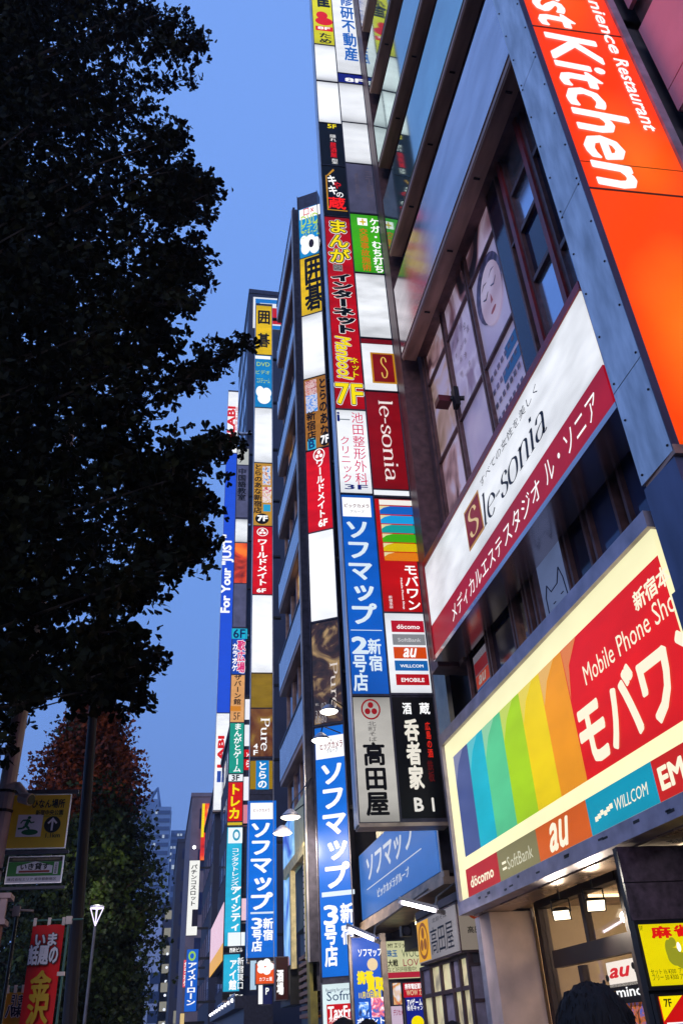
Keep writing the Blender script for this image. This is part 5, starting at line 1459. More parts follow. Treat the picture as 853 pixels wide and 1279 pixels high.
# pink-white street billboard
XBB = 2.95
FB = Fr((XBB, 0, 0), street=True)
yA, yB = at_x(262.5, 1200, XBB)[1], at_x(281, 1100, XBB)[1]
zt_, zb2 = at_x(262.5, 1164, XBB)[2], at_x(262.5, 1220, XBB)[2]
t = thing('billboard', (XBB, (yA + yB) / 2, zb2), 'pale pink billboard with a yellow foot, lying along the far street side', 'billboard')
b = MB(); b.box(XBB + .02, XBB + .35, yB, yA, zb2, zt_); obj('casing', b, DARK, t)
b = MB(); b.box(XBB - .01, XBB + .02, yB, yA, zb2 + .7, zt_); obj('sign_panel', b, lit('#f0c8d4', .95, 0, .15, True), t)
b = MB(); b.box(XBB - .012, XBB + .02, yB, yA, zb2, zb2 + .7); obj('yellow_foot', b, lit('#f0b020', .9), t)
AW = thing('shop_awning', (3.4, 48, 0), 'dark shop awning with small white lights under the cyan sign tower', 'awning')
b = MB(); b.box(2.95, 4.4, 36, 52, 2.9, 3.3); b.box(3.3, 4.4, 36, 52, 0, 2.9); obj('canopy', b, DARK, AW)
b = MB()
for k in range(9): b.sphere((2.93, 37 + k * 1.8, 3.2), .07, .07, .07, 6, 4)
obj('lamp_row', b, lit('#f4f0ff', 4), AW, kind='stuff')
b = MB(); b.box(2.93, 2.96, 36, 46, 3.31, 3.4); obj('edge_trim', b, STEELB, AW)

# ------------------------------------------------------------------ far towers
HZ = paint('hazy_concrete', '#6f92bd', .55, .1, .12, .02); HZ2 = paint('hazy_concrete_dark', '#4c6a96', .5, .1, .15, .02); HG = paint('hazy_glass', '#28446e', .2, .4, .2, .03)  # blue of the distance haze put into the base colours


def tower_block(label, x0, x1, Y, depth, z1, mat, rows, cols, lights=0, crown=False, setback=None):
    t = thing('skyscraper', ((x0 + x1) / 2, Y, 0), label, 'skyscraper')
    b = MB(); b.box(x0, x1, Y, Y + depth, 0, z1)
    if setback: b.box(x0 + setback, x1 - setback, Y + setback, Y + depth - setback, z1, z1 + 5)
    obj('wall', b, mat, t)
    dz = (z1 - 6) / rows; n = 0
    for i in range(rows):
        k = MB()
        k.box(x0 + .4, x0 + (x1 - x0) * .56, Y - .25, Y + .1, 6 + i * dz, 6 + i * dz + dz * .5)
        k.box(x0 + (x1 - x0) * .62, x1 - .4, Y - .25, Y + .1, 6 + i * dz, 6 + i * dz + dz * .5)
        obj('window_band', k, HG, t)
        k = MB(); k.box(x1 - .1, x1 + .25, Y + 1, Y + depth - 1, 6 + i * dz, 6 + i * dz + dz * .5); obj('window_band', k, HG, t)
    b = MB()
    for i in range(rows):
        for j in range(cols):
            if lights and rs.random() < lights:
                xx = x0 + (x1 - x0) * (j + .5) / cols
                b.box(xx - .5, xx + .5, Y - .4, Y - .26, 6 + i * dz + .2, 6 + i * dz + dz * .45)
    if b.v: obj('lit_windows', b, lit('#c8d8e8', .75), t, kind='stuff')
    if crown:
        b = MB(); c = [(x0 + 5, Y + 3, z1), (x1 - 5, Y + 3, z1), (x1 - 5, Y + depth - 4, z1), (x0 + 5, Y + depth - 4, z1)]
        top = (x1 - 7, Y + depth / 2, z1 + 12); top2 = (x0 + 6, Y + depth / 2, z1 + 5)
        for p in c: b.tube(p, top, .5, n=5)
        b.tube(top2, top, .4, n=5)
        for p in c[0::3]: b.tube(p, top2, .4, n=5)
        obj('truss_crown', b, HZ2, t)
        b = MB(); b.box(x0 + 1, x1 - 6, Y + 2, Y + depth - 2, z1, z1 + 4); obj('roof_plant', b, HZ, t)
    return t


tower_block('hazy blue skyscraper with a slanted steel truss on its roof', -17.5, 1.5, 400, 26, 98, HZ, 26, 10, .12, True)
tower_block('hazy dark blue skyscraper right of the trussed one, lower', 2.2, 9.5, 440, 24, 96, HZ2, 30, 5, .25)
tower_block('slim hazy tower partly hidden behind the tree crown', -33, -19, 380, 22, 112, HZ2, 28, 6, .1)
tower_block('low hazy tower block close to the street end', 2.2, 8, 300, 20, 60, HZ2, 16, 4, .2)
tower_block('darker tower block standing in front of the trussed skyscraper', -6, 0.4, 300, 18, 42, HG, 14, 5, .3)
t = thing('glass_hall', (-5, 150, 0), 'pale slope-roofed building with a row of small lights at the end of the street', 'building')
b = MB(); b.add([(-9, 150, 0), (2.2, 150, 0), (2.2, 150, 15), (-1, 150, 22.5), (-9, 150, 11), (-9, 170, 0), (2.2, 170, 0), (2.2, 170, 15), (-1, 170, 22.5), (-9, 170, 11)],
      [(0, 1, 2, 3, 4), (9, 8, 7, 6, 5), (1, 6, 7, 2), (2, 7, 8, 3), (3, 8, 9, 4), (0, 4, 9, 5)]); obj('wall', b, paint('pale_blue_wall', '#a8bce0', .5, 0, .15, .3), t)
b = MB()
for k in range(7): b.sphere((1.4, 149.7, 3.5 + k * 1.9), .2, .2, .2, 8, 5)
obj('lamp_row', b, lit('#e8f0ff', 1.3), t, kind='stuff')
b = MB(); b.box(1.9, 2.15, 149.5, 149.9, 3, 12); obj('light_strip', b, lit('#e0e8ff', 1.2), t)
for i in range(4):
    for j in range(4):
        b = MB(); b.box(-8 + j * 2.3, -6.4 + j * 2.3, 149.9, 150.1, 3 + i * 2.6, 4.6 + i * 2.6); obj('window', b, HG, t)
# ------------------------------------------------------------------ left side: poles, boards, banners
GP = thing('utility_pole', (-1.34, 7.5, 0), 'pale grey utility pole at the left edge carrying the yellow shelter sign', 'pole')
b = MB(); b.tube((-1.36, 7.5, 0), (-1.36, 7.5, 7.6), .075, .06, 14); obj('shaft', b, paint('pole_grey', '#c4b4b4', .6, 0, .2, 5), GP, smooth=False)
b = MB()
for z in (3.36, 3.52, 2.9): b.tube((-1.36, 7.5, z), (-1.36, 7.5, z + .02), .082, n=14)
obj('clamp_band', b, BLACKM, GP)
t = thing('security_camera', (-1.2, 7.4, 3.6), 'white dome-armed security camera on the grey pole above the yellow sign', 'camera')
b = MB(); c0 = np.array(at_y(22, 985, 7.45)); c1 = at_y(33, 996, 7.35)
b.path([(-1.36, 7.45, c0[2]), c0 + [0, 0, .03], (c0 + c1) / 2 + [0, 0, .02], c1], .03, .035, 10); obj('arm', b, paint('camera_white', '#c8b8b0', .5), t)
b = MB(); b.tube(c1 + [-.04, 0, .0], c1 + [.05, -.05, -.03], .045, .05, 10); q = obj('housing', b, paint('camera_white2', '#c0a8a0', .5), t)
b = MB(); b.tube(c1 + [.05, -.05, -.03], c1 + [.056, -.054, -.032], .04, n=10); obj('lens', b, BLACKM, q)

FY = Fr((-1.36, 7.5, 0), R3)
YS = thing('shelter_sign', (-1.1, 7.5, 3.06), 'yellow evacuation shelter sign with running figure and arrow', 'sign')
r = FY.rect(15, 991, 86, 1060)
r = (FY.uv(10, 1040)[0], FY.uv(84, 1040)[0], FY.uv(50, 1060)[1], FY.uv(50, 992)[1])
b = MB(); FY.box(b, *r, -.03, -.002); obj('back_plate', b, STEELB, YS)
yp = paint('sign_yellow', '#f8cc18', .45, 0, .12, 3)
b = MB(); FY.box(b, r[0] + .008, r[1] - .008, r[2] + .008, r[3] - .008, -.002, .004); q = obj('sign_face', b, yp, YS)
b = MB(); FY.box(b, -.02, r[1] + .05, r[3] + .01, r[3] + .04, -.05, -.01); FY.box(b, -.02, r[1] + .03, r[2] - .035, r[2] - .01, -.05, -.01); obj('bracket', b, DARK, YS)
IB = paint('ink_black', '#0c0c10', .5); IW = paint('ink_white', '#f4f0f4', .5, 0, .05); IG = paint('ink_green', '#0c6a3c', .5, 0, .05)
px_text(q, FY, (42, 999, 81, 1009), 'ひなん場所', IB, n=.007, bold=.04)
px_text(q, FY, (46, 1012, 79, 1018), '新宿中央公園', IB, n=.007, bold=.03); px_text(q, FY, (54, 1019, 78, 1021), 'SHINJUKU CENTRAL PARK', IG, n=.007)
wu = FY.rect(24, 1018, 51, 1045)
b = MB(); FY.box(b, *wu, .004, .007); wq = obj('white_square', b, IW, YS)
W_ = wu[1] - wu[0]; H_ = wu[3] - wu[2]
def wp(a, c): return (wu[0] + a * W_, wu[2] + c * H_)
b = MB(); FY.disc(b, *wp(.55, .2), W_ * .33, H_ * .13, .009); FY.disc(b, *wp(.46, .86), W_ * .07, H_ * .07, .0105)
def limb(p, q, w):
    p = np.array(wp(*p)); q_ = np.array(wp(*q)); d = q_ - p; nn = np.array([-d[1], d[0]]) / np.linalg.norm(d) * w * W_ / 2
    FY.poly(b, [p - nn, q_ - nn, q_ + nn, p + nn], .010 + len(b.v) * 1e-5)
for a in (((.45, .78), (.36, .5), .14), ((.36, .5), (.5, .36), .09), ((.5, .36), (.5, .2), .08), ((.36, .5), (.26, .38), .09), ((.26, .38), (.06, .36), .07),
          ((.43, .74), (.22, .74), .06), ((.22, .74), (.14, .6), .05), ((.44, .74), (.56, .62), .06), ((.56, .62), (.68, .66), .05)): limb(*a)
obj('running_figure', b, IG, wq)
dr = FY.rect(57, 1021, 75, 1039); cu, cv, ra = (dr[0] + dr[1]) / 2, (dr[2] + dr[3]) / 2, (dr[1] - dr[0]) / 2
b = MB(); FY.disc(b, cu, cv, ra, ra, .007); dq = obj('black_disc', b, IB, YS)
b = MB(); FY.poly(b, [(cu - ra * .12, cv - ra * .75), (cu + ra * .12, cv - ra * .75), (cu + ra * .12, cv + ra * .6), (cu - ra * .12, cv + ra * .6)], .0095)
FY.poly(b, [(cu, cv + ra * .85), (cu - ra * .6, cv + ra * .2), (cu - ra * .45, cv + ra * .05), (cu, cv + ra * .5), (cu + ra * .45, cv + ra * .05), (cu + ra * .6, cv + ra * .2)], .0098); obj('arrow', b, IW, dq)
px_text(q, FY, (58, 1041, 75, 1046), '1.1km', IB, n=.007, bold=.02)
GS = thing('notice_sign', (-1.1, 7.5, 2.82), 'green and white rental notice hanging under the yellow shelter sign', 'sign')
r = (FY.uv(8, 1090)[0], FY.uv(78, 1090)[0], FY.uv(50, 1103)[1], FY.uv(50, 1069)[1])
b = MB(); FY.box(b, *r, -.03, -.002); obj('back_plate', b, STEELB, GS)
b = MB(); FY.box(b, r[0] + .006, r[1] - .006, r[2] + .006, r[3] - .006, -.002, .003); q = obj('sign_face', b, IW, GS)
b = MB(); FY.box(b, r[0] + .01, r[1] - .01, r[2] + .055, r[3] - .045, .003, .006); g_ = obj('green_field', b, paint('notice_green', '#2c8a2c', .5, 0, .1, 4), GS)
b = MB(); FY.box(b, r[0] + .01, r[1] - .01, r[3] - .043, r[3] - .01, .003, .006); g2 = obj('dark_band', b, paint('band_brown', '#2a2220', .5), GS)
letters(g2, FY, (r[0] + .04, r[1] - .03, r[3] - .037, r[3] - .016), '新宿通り沿い貸店舗事務所', ink('#b8a8a0', .1), n=.009)
b = MB(); m_ = (r[0] + r[1]) / 2; FY.poly(b, [(m_ - .14, r[2] + .075), (m_ + .14, r[2] + .075), (m_ + .14, r[2] + .13), (m_, r[2] + .165), (m_ - .14, r[2] + .13)], .009); obj('white_house', b, IW, g_)
letters(g_, FY, (m_ - .11, m_ + .11, r[2] + .1, r[2] + .15), 'いき貸す', IB, n=.012, bold=.04)
b = MB(); FY.box(b, m_ - .12, m_ + .12, r[2] + .08, r[2] + .095, .009, .012); obj('red_line', b, paint('ink_red', '#a02820', .5), g_)
b = MB(); FY.box(b, r[1] - .07, r[1] - .035, r[2] + .065, r[3] - .05, .006, .009); vq = obj('white_strip', b, IW, g_)
letters(vq, FY, (r[1] - .063, r[1] - .042, r[2] + .07, r[3] - .055), '入居者募集', IB, n=.011, vertical=True)
letters(q, FY, (r[0] + .02, r[1] - .04, r[2] + .02, r[2] + .042), '株式会社エリア 東京都新宿区', IB, n=.006)
b = MB(); FY.box(b, -.02, r[1] + .03, r[2] - .04, r[2] - .02, -.05, -.02); obj('bracket', b, DARK, GS)

# dark leaning pole with a small red light
DP = thing('signal_pole', (-.67, 9, 0), 'thin dark pole leaning slightly in front of the autumn tree, red light at its top', 'pole')
b = MB(); b.tube((-.67, 9, 0), (-.893, 9, 5.15), .075, .045, 12); obj('shaft', b, paint('pole_dark', '#2c2426', .6, 0, .3, 3), DP)
c = at_y(110, 830, 9)
b = MB(); b.tube((-.893, 9, 5.1), (c[0], 9, c[2] - .05), .03); b.box(c[0] - .07, c[0] + .07, 8.95, 9.1, c[2] - .06, c[2] + .08); q = obj('lamp_housing', b, BLACKM, DP)
b = MB(); b.lathe((c[0], 8.95, c[2]), [(.001, .02), (.03, .012), (.04, 0)], 12, (0, -1, 0)); obj('red_light', b, lit('#ff3050', 3), q)

# cabinet at the left edge
kx = at_y(12, 1150, 6.0)[0] - .02; kz_ = at_y(10, 1118, 6.0)[2]
KB = thing('kiosk', (kx - .4, 6.2, 0), 'dark brown kiosk box with a pale glazed top at the lower left edge', 'kiosk')
b = MB(); b.box(kx - .9, kx - .03, 6.0, 6.12, 0, kz_ - .17); obj('body', b, paint('kiosk_brown', '#8a4840', .6, 0, .2, 3), KB)
b = MB(); b.box(kx - .88, kx + .0, 5.98, 6.13, kz_ - .17, kz_ - .14); b.box(kx - .88, kx + .01, 5.97, 6.14, kz_ - .02, kz_ + .01); b.box(kx - .05, kx - .01, 5.98, 6.02, kz_ - .14, kz_ - .02); obj('top_frame', b, paint('kiosk_trim', '#a8847c', .5), KB)
b = MB(); b.box(kx - .86, kx - .06, 6.0, 6.11, kz_ - .14, kz_ - .02); obj('glazed_top', b, paint('kiosk_pane', '#7a7890', .3), KB)


def banner(Y, tl, tr, zbot, pole_x, mat, label, txt, npts=14):
    F_ = Fr((0, Y, 0), R3)
    u0, v1 = F_.uv(*tl); u1 = F_.uv(*tr)[0]
    t = thing('nobori_banner', tuple(F_.p(u1 + .01, 0)), label, 'banner')
    b = MB(); b.tube(F_.p(u1 + .025, 0), F_.p(u1 + .025, v1 + .05), .008); b.tube(F_.p(u0 - .02, v1 + .03), F_.p(u1 + .12, v1 + .03), .006); obj('pole', b, paint('pole_green', '#4a7868', .5), t)
    lm_ = paint('loop_cream', '#e8d0bc', .6)
    for u in (u0 + .01, (u0 + u1) / 2, u1 - .01): obj('loop', F_.box(MB(), u - .01, u + .01, v1 - .005, v1 + .045, -.008, .008), lm_, t)
    for v in (v1 - .3, v1 - .7, v1 - 1.1): obj('loop', F_.box(MB(), u1 - .01, u1 + .04, v - .012, v + .012, -.01, .01), lm_, t)
    obj('loop', F_.box(MB(), u1 + .005, u1 + .045, v1 - .0, v1 + .05, -.015, .015), lm_, t)
    vs = []; n = 8; m = 24
    wav = lambda s, v: .012 * math.sin(s * 7 + v * 4) + .008 * math.sin(v * 9)
    for j in range(m + 1):
        for i in range(n + 1):
            s = i / n; v = v1 + (zbot - v1) * j / m
            vs.append(F_.p(u0 + (u1 - u0) * s, v, wav(s, v)))
    k = MB(); k.add(vs, [(j * (n + 1) + i, (j + 1) * (n + 1) + i, (j + 1) * (n + 1) + i + 1, j * (n + 1) + i + 1) for j in range(m) for i in range(n)])
    cl = obj('cloth', k, mat, t, smooth=True)
    for s, box, m_, kw in txt: px_text(cl, F_, box, s, m_, n=.028, **kw)
    return t, F_, cl


BRED = paint('banner_red', '#e81414', .7, 0, .12, 4)
bw = paint('banner_white', '#e8dcd8', .7, 0, .05); by = paint('banner_gold', '#c89a18', .7, 0, .05)
t, F_, cl = banner(6.5, (42, 1156), (81, 1159), .9, 0, BRED, 'red cloth banner with white and gold characters on a thin pole',
       [('いま', (47, 1167, 71, 1181), bw, dict(bold=.05, layers=[(.12, IB), (.05, bw)])), ('話題の', (39, 1182, 72, 1204), bw, dict(bold=.05, layers=[(.12, IB), (.05, bw)])),
        ('金', (42, 1214, 62, 1245), by, dict(bold=.05)), ('沢', (38, 1246, 59, 1278), by, dict(bold=.05))])
banner(7.0, (8, 1240), (31, 1239), .9, 0, paint('banner_yellow', '#c88a10', .7, 0, .12, 4), 'yellow cloth banner with dark characters behind the red one',
       [('引き', (17, 1243, 29, 1256), IB, dict(bold=.05, layers=[(.1, bw), (.04, IB)])), ('味', (17, 1257, 28, 1270), IB, dict(bold=.06, layers=[(.12, bw), (.05, IB)])), ('ハ', (10, 1257, 17, 1270), IB, dict(bold=.06, layers=[(.12, bw), (.05, IB)]))])
t = thing('flag_pole', tuple(at_y(5, 1279, 6.2) * np.array([1, 1, 0])), 'bare dark flag pole with a short crossbar beside the kiosk', 'pole')
a_ = at_y(23, 1136, 6.2); b = MB(); b.tube((a_[0], 6.2, 0), (a_[0], 6.2, a_[2] + .03), .011); obj('shaft', b, BLACKM, t)
b = MB(); b.tube((a_[0] - .05, 6.2, a_[2]), (a_[0] + .1, 6.2, a_[2] - .01), .007); b.box(a_[0] - .03, a_[0] + .015, 6.18, 6.22, a_[2] - .04, a_[2] + .02); obj('crossbar', b, paint('loop_tan', '#a08878', .6), t)

# street lamp
LM = at_y(121, 1140, 18.0)
SL = thing('street_lamp', (LM[0], 18, 0), 'slim street lamp with a glowing triangular head, lighting the tree behind it', 'street lamp')
b = MB(); b.tube((LM[0] - .02, 18, 0), (LM[0], 18, LM[2] - .25), .04, .026, 10); obj('post', b, paint('lamp_post_grey', '#6a6870', .5, .3), SL)
b = MB(); b.lathe((LM[0], 18, LM[2] - .25), [(.05, .35), (.135, .35), (.135, .37), (.02, .39)], 12)
hd = obj('lamp_head', b, paint('lamp_head_grey', '#b8b8c0', .4, .3), SL)
b = MB(); c0 = np.array([LM[0], 18, LM[2] - .25]); tp4 = [c0 + [.12 * math.cos(a), .12 * math.sin(a), .33] for a in (0, math.pi / 2, math.pi, 3 * math.pi / 2)]
for i in range(4): b.tube(c0 + [0, 0, .02], tp4[i], .011, n=6); b.tube(tp4[i], tp4[(i + 1) % 4], .014, n=6)
obj('lens', b, lit('#e8dcff', 1.6), hd)
ld = bpy.data.lights.new('lamp_light', 'POINT'); ld.energy = 48; ld.color = (1, .95, .8); ld.shadow_soft_size = .2
lo_ = bpy.data.objects.new('lamp_light', ld); COL.objects.link(lo_); lo_.parent = SL; lo_.location = (0.05, -.1, LM[2] + .32)

# ------------------------------------------------------------------ trees
FAN = np.array([[0, 0, 0], [.012, .0, 0], [-.46, .62, .05], [-.3, .92, .0], [-.06, .86, -.06], [0.0, .62, -.03], [.08, .88, -.05], [.32, .9, .02], [.47, .58, .06]])
FANF = [(0, 3, 2), (0, 4, 3), (0, 5, 4), (1, 6, 5), (1, 7, 6), (1, 8, 7)]


def leaf_mat(name, c0, c1, c2, spec=.2):
    m, t, b = new_mat(name)
    tcn = t.nodes.new("ShaderNodeTexCoord"); n = t.nodes.new("ShaderNodeTexNoise"); n.inputs['Scale'].default_value = 2.2; n.inputs['Detail'].default_value = 5
    r = t.nodes.new("ShaderNodeValToRGB"); el = r.color_ramp.elements
    el[0].position = .35; el[0].color = lin(c0); el[1].position = .72; el[1].color = lin(c2); q = el.new(.52); q.color = lin(c1)
    t.links.new(tcn.outputs['Object'], n.inputs['Vector']); t.links.new(n.outputs['Fac'], r.inputs[0]); t.links.new(r.outputs[0], b.inputs['Base Color'])
    b.inputs['Roughness'].default_value = .6; b.inputs['Specular IOR Level'].default_value = spec
    return m


def rotm(n):
    q = rng.normal(size=(n, 4)); q /= np.linalg.norm(q, axis=1)[:, None]
    w, x, y, z = q.T
    return np.stack([np.stack([1 - 2 * (y * y + z * z), 2 * (x * y - z * w), 2 * (x * z + y * w)], 1),
                     np.stack([2 * (x * y + z * w), 1 - 2 * (x * x + z * z), 2 * (y * z - x * w)], 1),
                     np.stack([2 * (x * z - y * w), 2 * (y * z + x * w), 1 - 2 * (x * x + y * y)], 1)], 1)


def leaves_obj(name, pos, size, mat, parent, kind='stuff'):
    n = len(pos)
    R_ = rotm(n); sc = size * rng.uniform(.7, 1.25, n)
    V = np.einsum('nij,kj->nki', R_, FAN) * sc[:, None, None] + (pos - wloc(parent))[:, None, :]
    k = len(FAN); F_ = (np.array(FANF)[None] + (np.arange(n) * k)[:, None, None]).reshape(-1, 3)
    me = bpy.data.meshes.new(name)
    me.vertices.add(n * k); me.vertices.foreach_set('co', V.reshape(-1))
    me.loops.add(len(F_) * 3); me.loops.foreach_set('vertex_index', F_.reshape(-1).astype(np.int32))
    me.polygons.add(len(F_)); me.polygons.foreach_set('loop_start', (np.arange(len(F_)) * 3).astype(np.int32))
    me.update(calc_edges=True); me.validate(); me.materials.append(mat)
    o = bpy.data.objects.new(name, me); COL.objects.link(o); o.parent = parent; o['kind'] = kind
    return o


def leaf_singles(pos, size, mat, parent):
    me = bpy.data.meshes.new('leaf'); me.from_pydata(FAN.tolist(), [], FANF); me.materials.append(mat)
    R_ = rotm(len(pos)); w = wloc(parent)
    for i in range(len(pos)):
        o = bpy.data.objects.new('leaf', me); COL.objects.link(o); o.parent = parent
        s = size * rng.uniform(.8, 1.25); A4 = np.eye(4); A4[:3, :3] = R_[i] * s; A4[:3, 3] = pos[i] - w
        o.matrix_local = Matrix(A4.tolist())


def project(P):
    c = (P - EYE) @ M
    return np.stack([426.5 + FPX * c[:, 0] / c[:, 2], 639.5 + FPX * c[:, 1] / c[:, 2]], 1), c[:, 2]


# near ginkgo: trunk stands outside the left edge, its crown fills the left of the view
GT_ = thing('ginkgo_tree', (-3.7, 6.6, 0), 'huge dark ginkgo crown overhanging the whole left side, fan leaves against the sky', 'tree')
BARK = paint('bark', '#33281f', .9, 0, .4, 12, bump=.5)
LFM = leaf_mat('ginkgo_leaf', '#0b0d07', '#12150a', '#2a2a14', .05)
b = MB(); tp = [(-3.7, 6.6, 0), (-3.68, 6.6, 3), (-3.6, 6.62, 7), (-3.65, 6.6, 11), (-3.6, 6.6, 15.5)]
b.path(tp, .2, .05, 12); obj('trunk', b, BARK, GT_)
by_ = [(-160, 215), (-60, 215), (0, 200), (40, 226), (55, 244), (75, 232), (105, 233), (125, 200), (140, 178), (165, 225), (190, 205), (205, 212), (225, 255), (245, 248), (270, 236), (300, 226), (325, 248), (345, 234), (365, 244), (385, 198),
       (400, 192), (425, 205), (450, 180), (470, 165), (500, 205), (520, 180), (545, 165), (565, 160), (580, 200), (600, 220), (630, 245), (645, 215), (660, 212), (685, 240), (705, 222), (740, 165), (770, 140), (810, 160), (822, 172), (840, 150), (858, 130), (872, 100), (888, 66), (905, 36), (925, 10), (945, -15)]
bx_, bv_ = zip(*by_)
tips = []
N_ = 960
while len(tips) < N_:
    y = rng.uniform(-150, 925); xm = np.interp(y, bx_, bv_)
    x = rng.uniform(-110, xm - 45) if rng.random() < .68 else xm - abs(rng.normal(0, 22))
    tips.append((x - 6, y, rng.uniform(5.0, 8.6)))
special = [((200, 500), (245, 462), (280, 440), (312, 430)), ((205, 480), (235, 470), (262, 460), (284, 452)), ((200, 620), (240, 575), (275, 558), (303, 548)),
           ((205, 590), (235, 575), (262, 560), (282, 552)), ((190, 690), (220, 690), (245, 680), (260, 676)), ((200, 625), (225, 632), (245, 632), (260, 628)),
           ((190, 225), (225, 218), (248, 214), (266, 229)), ((190, 60), (220, 62), (245, 55), (256, 58)), ((185, 170), (205, 175), (225, 170), (231, 162)),
           ((200, 340), (225, 345), (245, 340), (257, 352)), ((170, 400), (195, 420), (210, 430), (220, 428)), ((120, 790), (150, 815), (175, 830), (196, 826)),
           ((100, 860), (135, 850), (160, 865), (170, 880)), ((130, 740), (150, 745), (172, 730), (182, 742))]
for _ in range(46):      # loose twigs that reach past the crown's edge
    y = rng.uniform(10, 840); xm = np.interp(y, bx_, bv_); L0 = rng.uniform(10, 26)
    special.append([(xm - 45, y + rng.uniform(-14, 14)), (xm - 22, y + rng.uniform(-6, 6)), (xm - 4, y), (xm + L0, y + rng.uniform(-9, 9))])
limbs = MB(); cl_ = []
for (x, y, Y) in tips:
    e = at_y(x, y, Y)
    z0 = max(3.0, e[2] - rng.uniform(.6, 2.2)); s0 = np.array([-3.65, 6.6, z0])
    mid = (s0 + e) / 2 + np.array([0, 0, rng.uniform(.0, .5)])
    P = [(1 - t) ** 2 * s0 + 2 * t * (1 - t) * mid + t * t * e for t in np.linspace(0, 1, 6)]
    if rng.random() < .16: limbs.path(P, .03, .006, 4)
    n = 15
    for t in rng.uniform(.3, 1.0, n):
        c = (1 - t) ** 2 * s0 + 2 * t * (1 - t) * mid + t * t * e
        cl_.append(c + rng.normal(0, .13, 3))
    if rng.random() < .8: cl_.append(e)
n_plain = len(cl_)
for sp_ in special:
    Y = rng.uniform(5.3, 6.4)
    P = np.array([at_y(x, y, Y + .1 * i) for i, (x, y) in enumerate(sp_)])
    limbs.path(P, .012, .004, 4)
    for t in np.linspace(0, 1, 26 if len(cl_) - n_plain < 14 * 45 else 11):
        f = t * (len(P) - 1); i = min(int(f), len(P) - 2); c = P[i] * (1 - (f - i)) + P[i + 1] * (f - i)
        cl_.append(c + rng.normal(0, .05, 3))
        if t < .7: cl_.append(c + rng.normal(0, .1, 3))
obj('branch', limbs, BARK, GT_, kind='stuff')
cl_ = np.array(cl_)
q_, _d = project(cl_)
cl_ = cl_[(q_[:, 0] < np.interp(q_[:, 1], bx_, bv_) - 75 * rng.random(len(cl_)) ** 2.2 + 4) | (np.arange(len(cl_)) >= n_plain)]
per = 8
pos = np.repeat(cl_, per, 0) + rng.normal(0, .04, (len(cl_) * per, 3))
uvp, dep = project(pos)
lim = np.interp(uvp[:, 1], bx_, bv_)
inv = (uvp[:, 0] > 5) & (uvp[:, 0] < 330) & (uvp[:, 1] > 5) & (uvp[:, 1] < 950)
order = np.argsort(np.where(inv, dep, 1e9))[:300]
single = np.zeros(len(pos), bool); single[order] = True
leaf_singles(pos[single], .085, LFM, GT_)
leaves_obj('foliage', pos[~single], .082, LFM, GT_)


def far_tree(name, label, x, y, prof, n, size, mats, mixf, lean=0):
    """prof: (z, radius, centre x); leaves in clumps round limbs that leave the trunk"""
    t = thing(name, (x, y, 0), label, 'tree')
    zs_ = [p[0] for p in prof]; z0, z1 = min(zs_), max(zs_)
    pz = sorted(prof)
    rad = lambda z: np.interp(z, [p[0] for p in pz], [p[1] for p in pz]); cx = lambda z: np.interp(z, [p[0] for p in pz], [p[2] for p in pz])
    b = MB(); b.path([(x, y, 0), (x, y, z0), (cx((z0 + z1) / 2), y, (z0 + z1) / 2), (cx(z1), y, z1 - .3)], .14, .03, 9); obj('trunk', b, BARK, t)
    cl = []; lb = MB(); nb = n // 110
    for _ in range(nb):
        z = rng.uniform(z0, z1) ; a = rng.uniform(0, 2 * math.pi); rr = rad(z) * rng.uniform(.65, 1.08)
        e = np.array([cx(z) + rr * math.cos(a), y + rr * math.sin(a), z]); s0 = np.array([cx(z), y, max(z0 * .8, z - rr * .7)])
        lb.path([s0, (s0 + e) / 2 + [0, 0, .1], e], .03, .008, 4)
        for k in range(14):
            tt = rng.uniform(.35, 1.05); cl.append(s0 * (1 - tt) + e * tt + rng.normal(0, .12, 3))
    obj('limb', lb, BARK, t, kind='stuff')
    cl = np.array(cl); P = np.repeat(cl, 8, 0) + rng.normal(0, .12, (len(cl) * 8, 3))
    wv = np.sin(cl[:, 0] * 3.1 + cl[:, 2] * 2.3) * .16 + np.sin(cl[:, 2] * 4.7 - cl[:, 0] * 1.7 + 1) * .12
    pick = np.repeat(rng.normal(.5, .1, len(cl)) < mixf(cl[:, 2]) + wv, 8)
    pr_, dp = project(P); ok = np.argsort(dp)[:150]
    sg = np.zeros(len(P), bool); sg[ok] = True
    leaf_singles(P[sg], size, mats[1], t)
    leaves_obj('foliage', P[pick & ~sg], size, mats[0], t); leaves_obj('foliage', P[~pick & ~sg], size, mats[1], t)
    return t


AUT = leaf_mat('autumn_leaf', '#38180c', '#6a2c12', '#8e4018'); GRL = leaf_mat('green_leaf', '#0d1508', '#19260c', '#3c4c16')
far_tree('street_tree', 'tall street tree with orange-brown autumn top, lit green by the street lamp', -1.5, 20,
         [(9.1, .12, -1.95), (8.4, .6, -1.95), (7.4, 1.05, -1.9), (6.4, 1.3, -1.8), (5, 1.45, -1.7), (3.8, 1.55, -1.6), (2.8, 1.5, -1.6), (1.9, 1.1, -1.6)], 60000, .1, (AUT, GRL), lambda z: np.clip((z - 5.4) / 2.0, -.2, .8))
far_tree('street_tree', 'lower dark green street tree behind the street lamp, its foot near the store signs', -1.0, 27,
         [(5.4, .3, -1.9), (4.6, 1.0, -1.9), (3.8, 1.35, -1.85), (3, 1.4, -1.8), (1.6, 1.1, -1.7)], 26000, .13, (GRL, GRL), lambda z: z * 0 + .3)
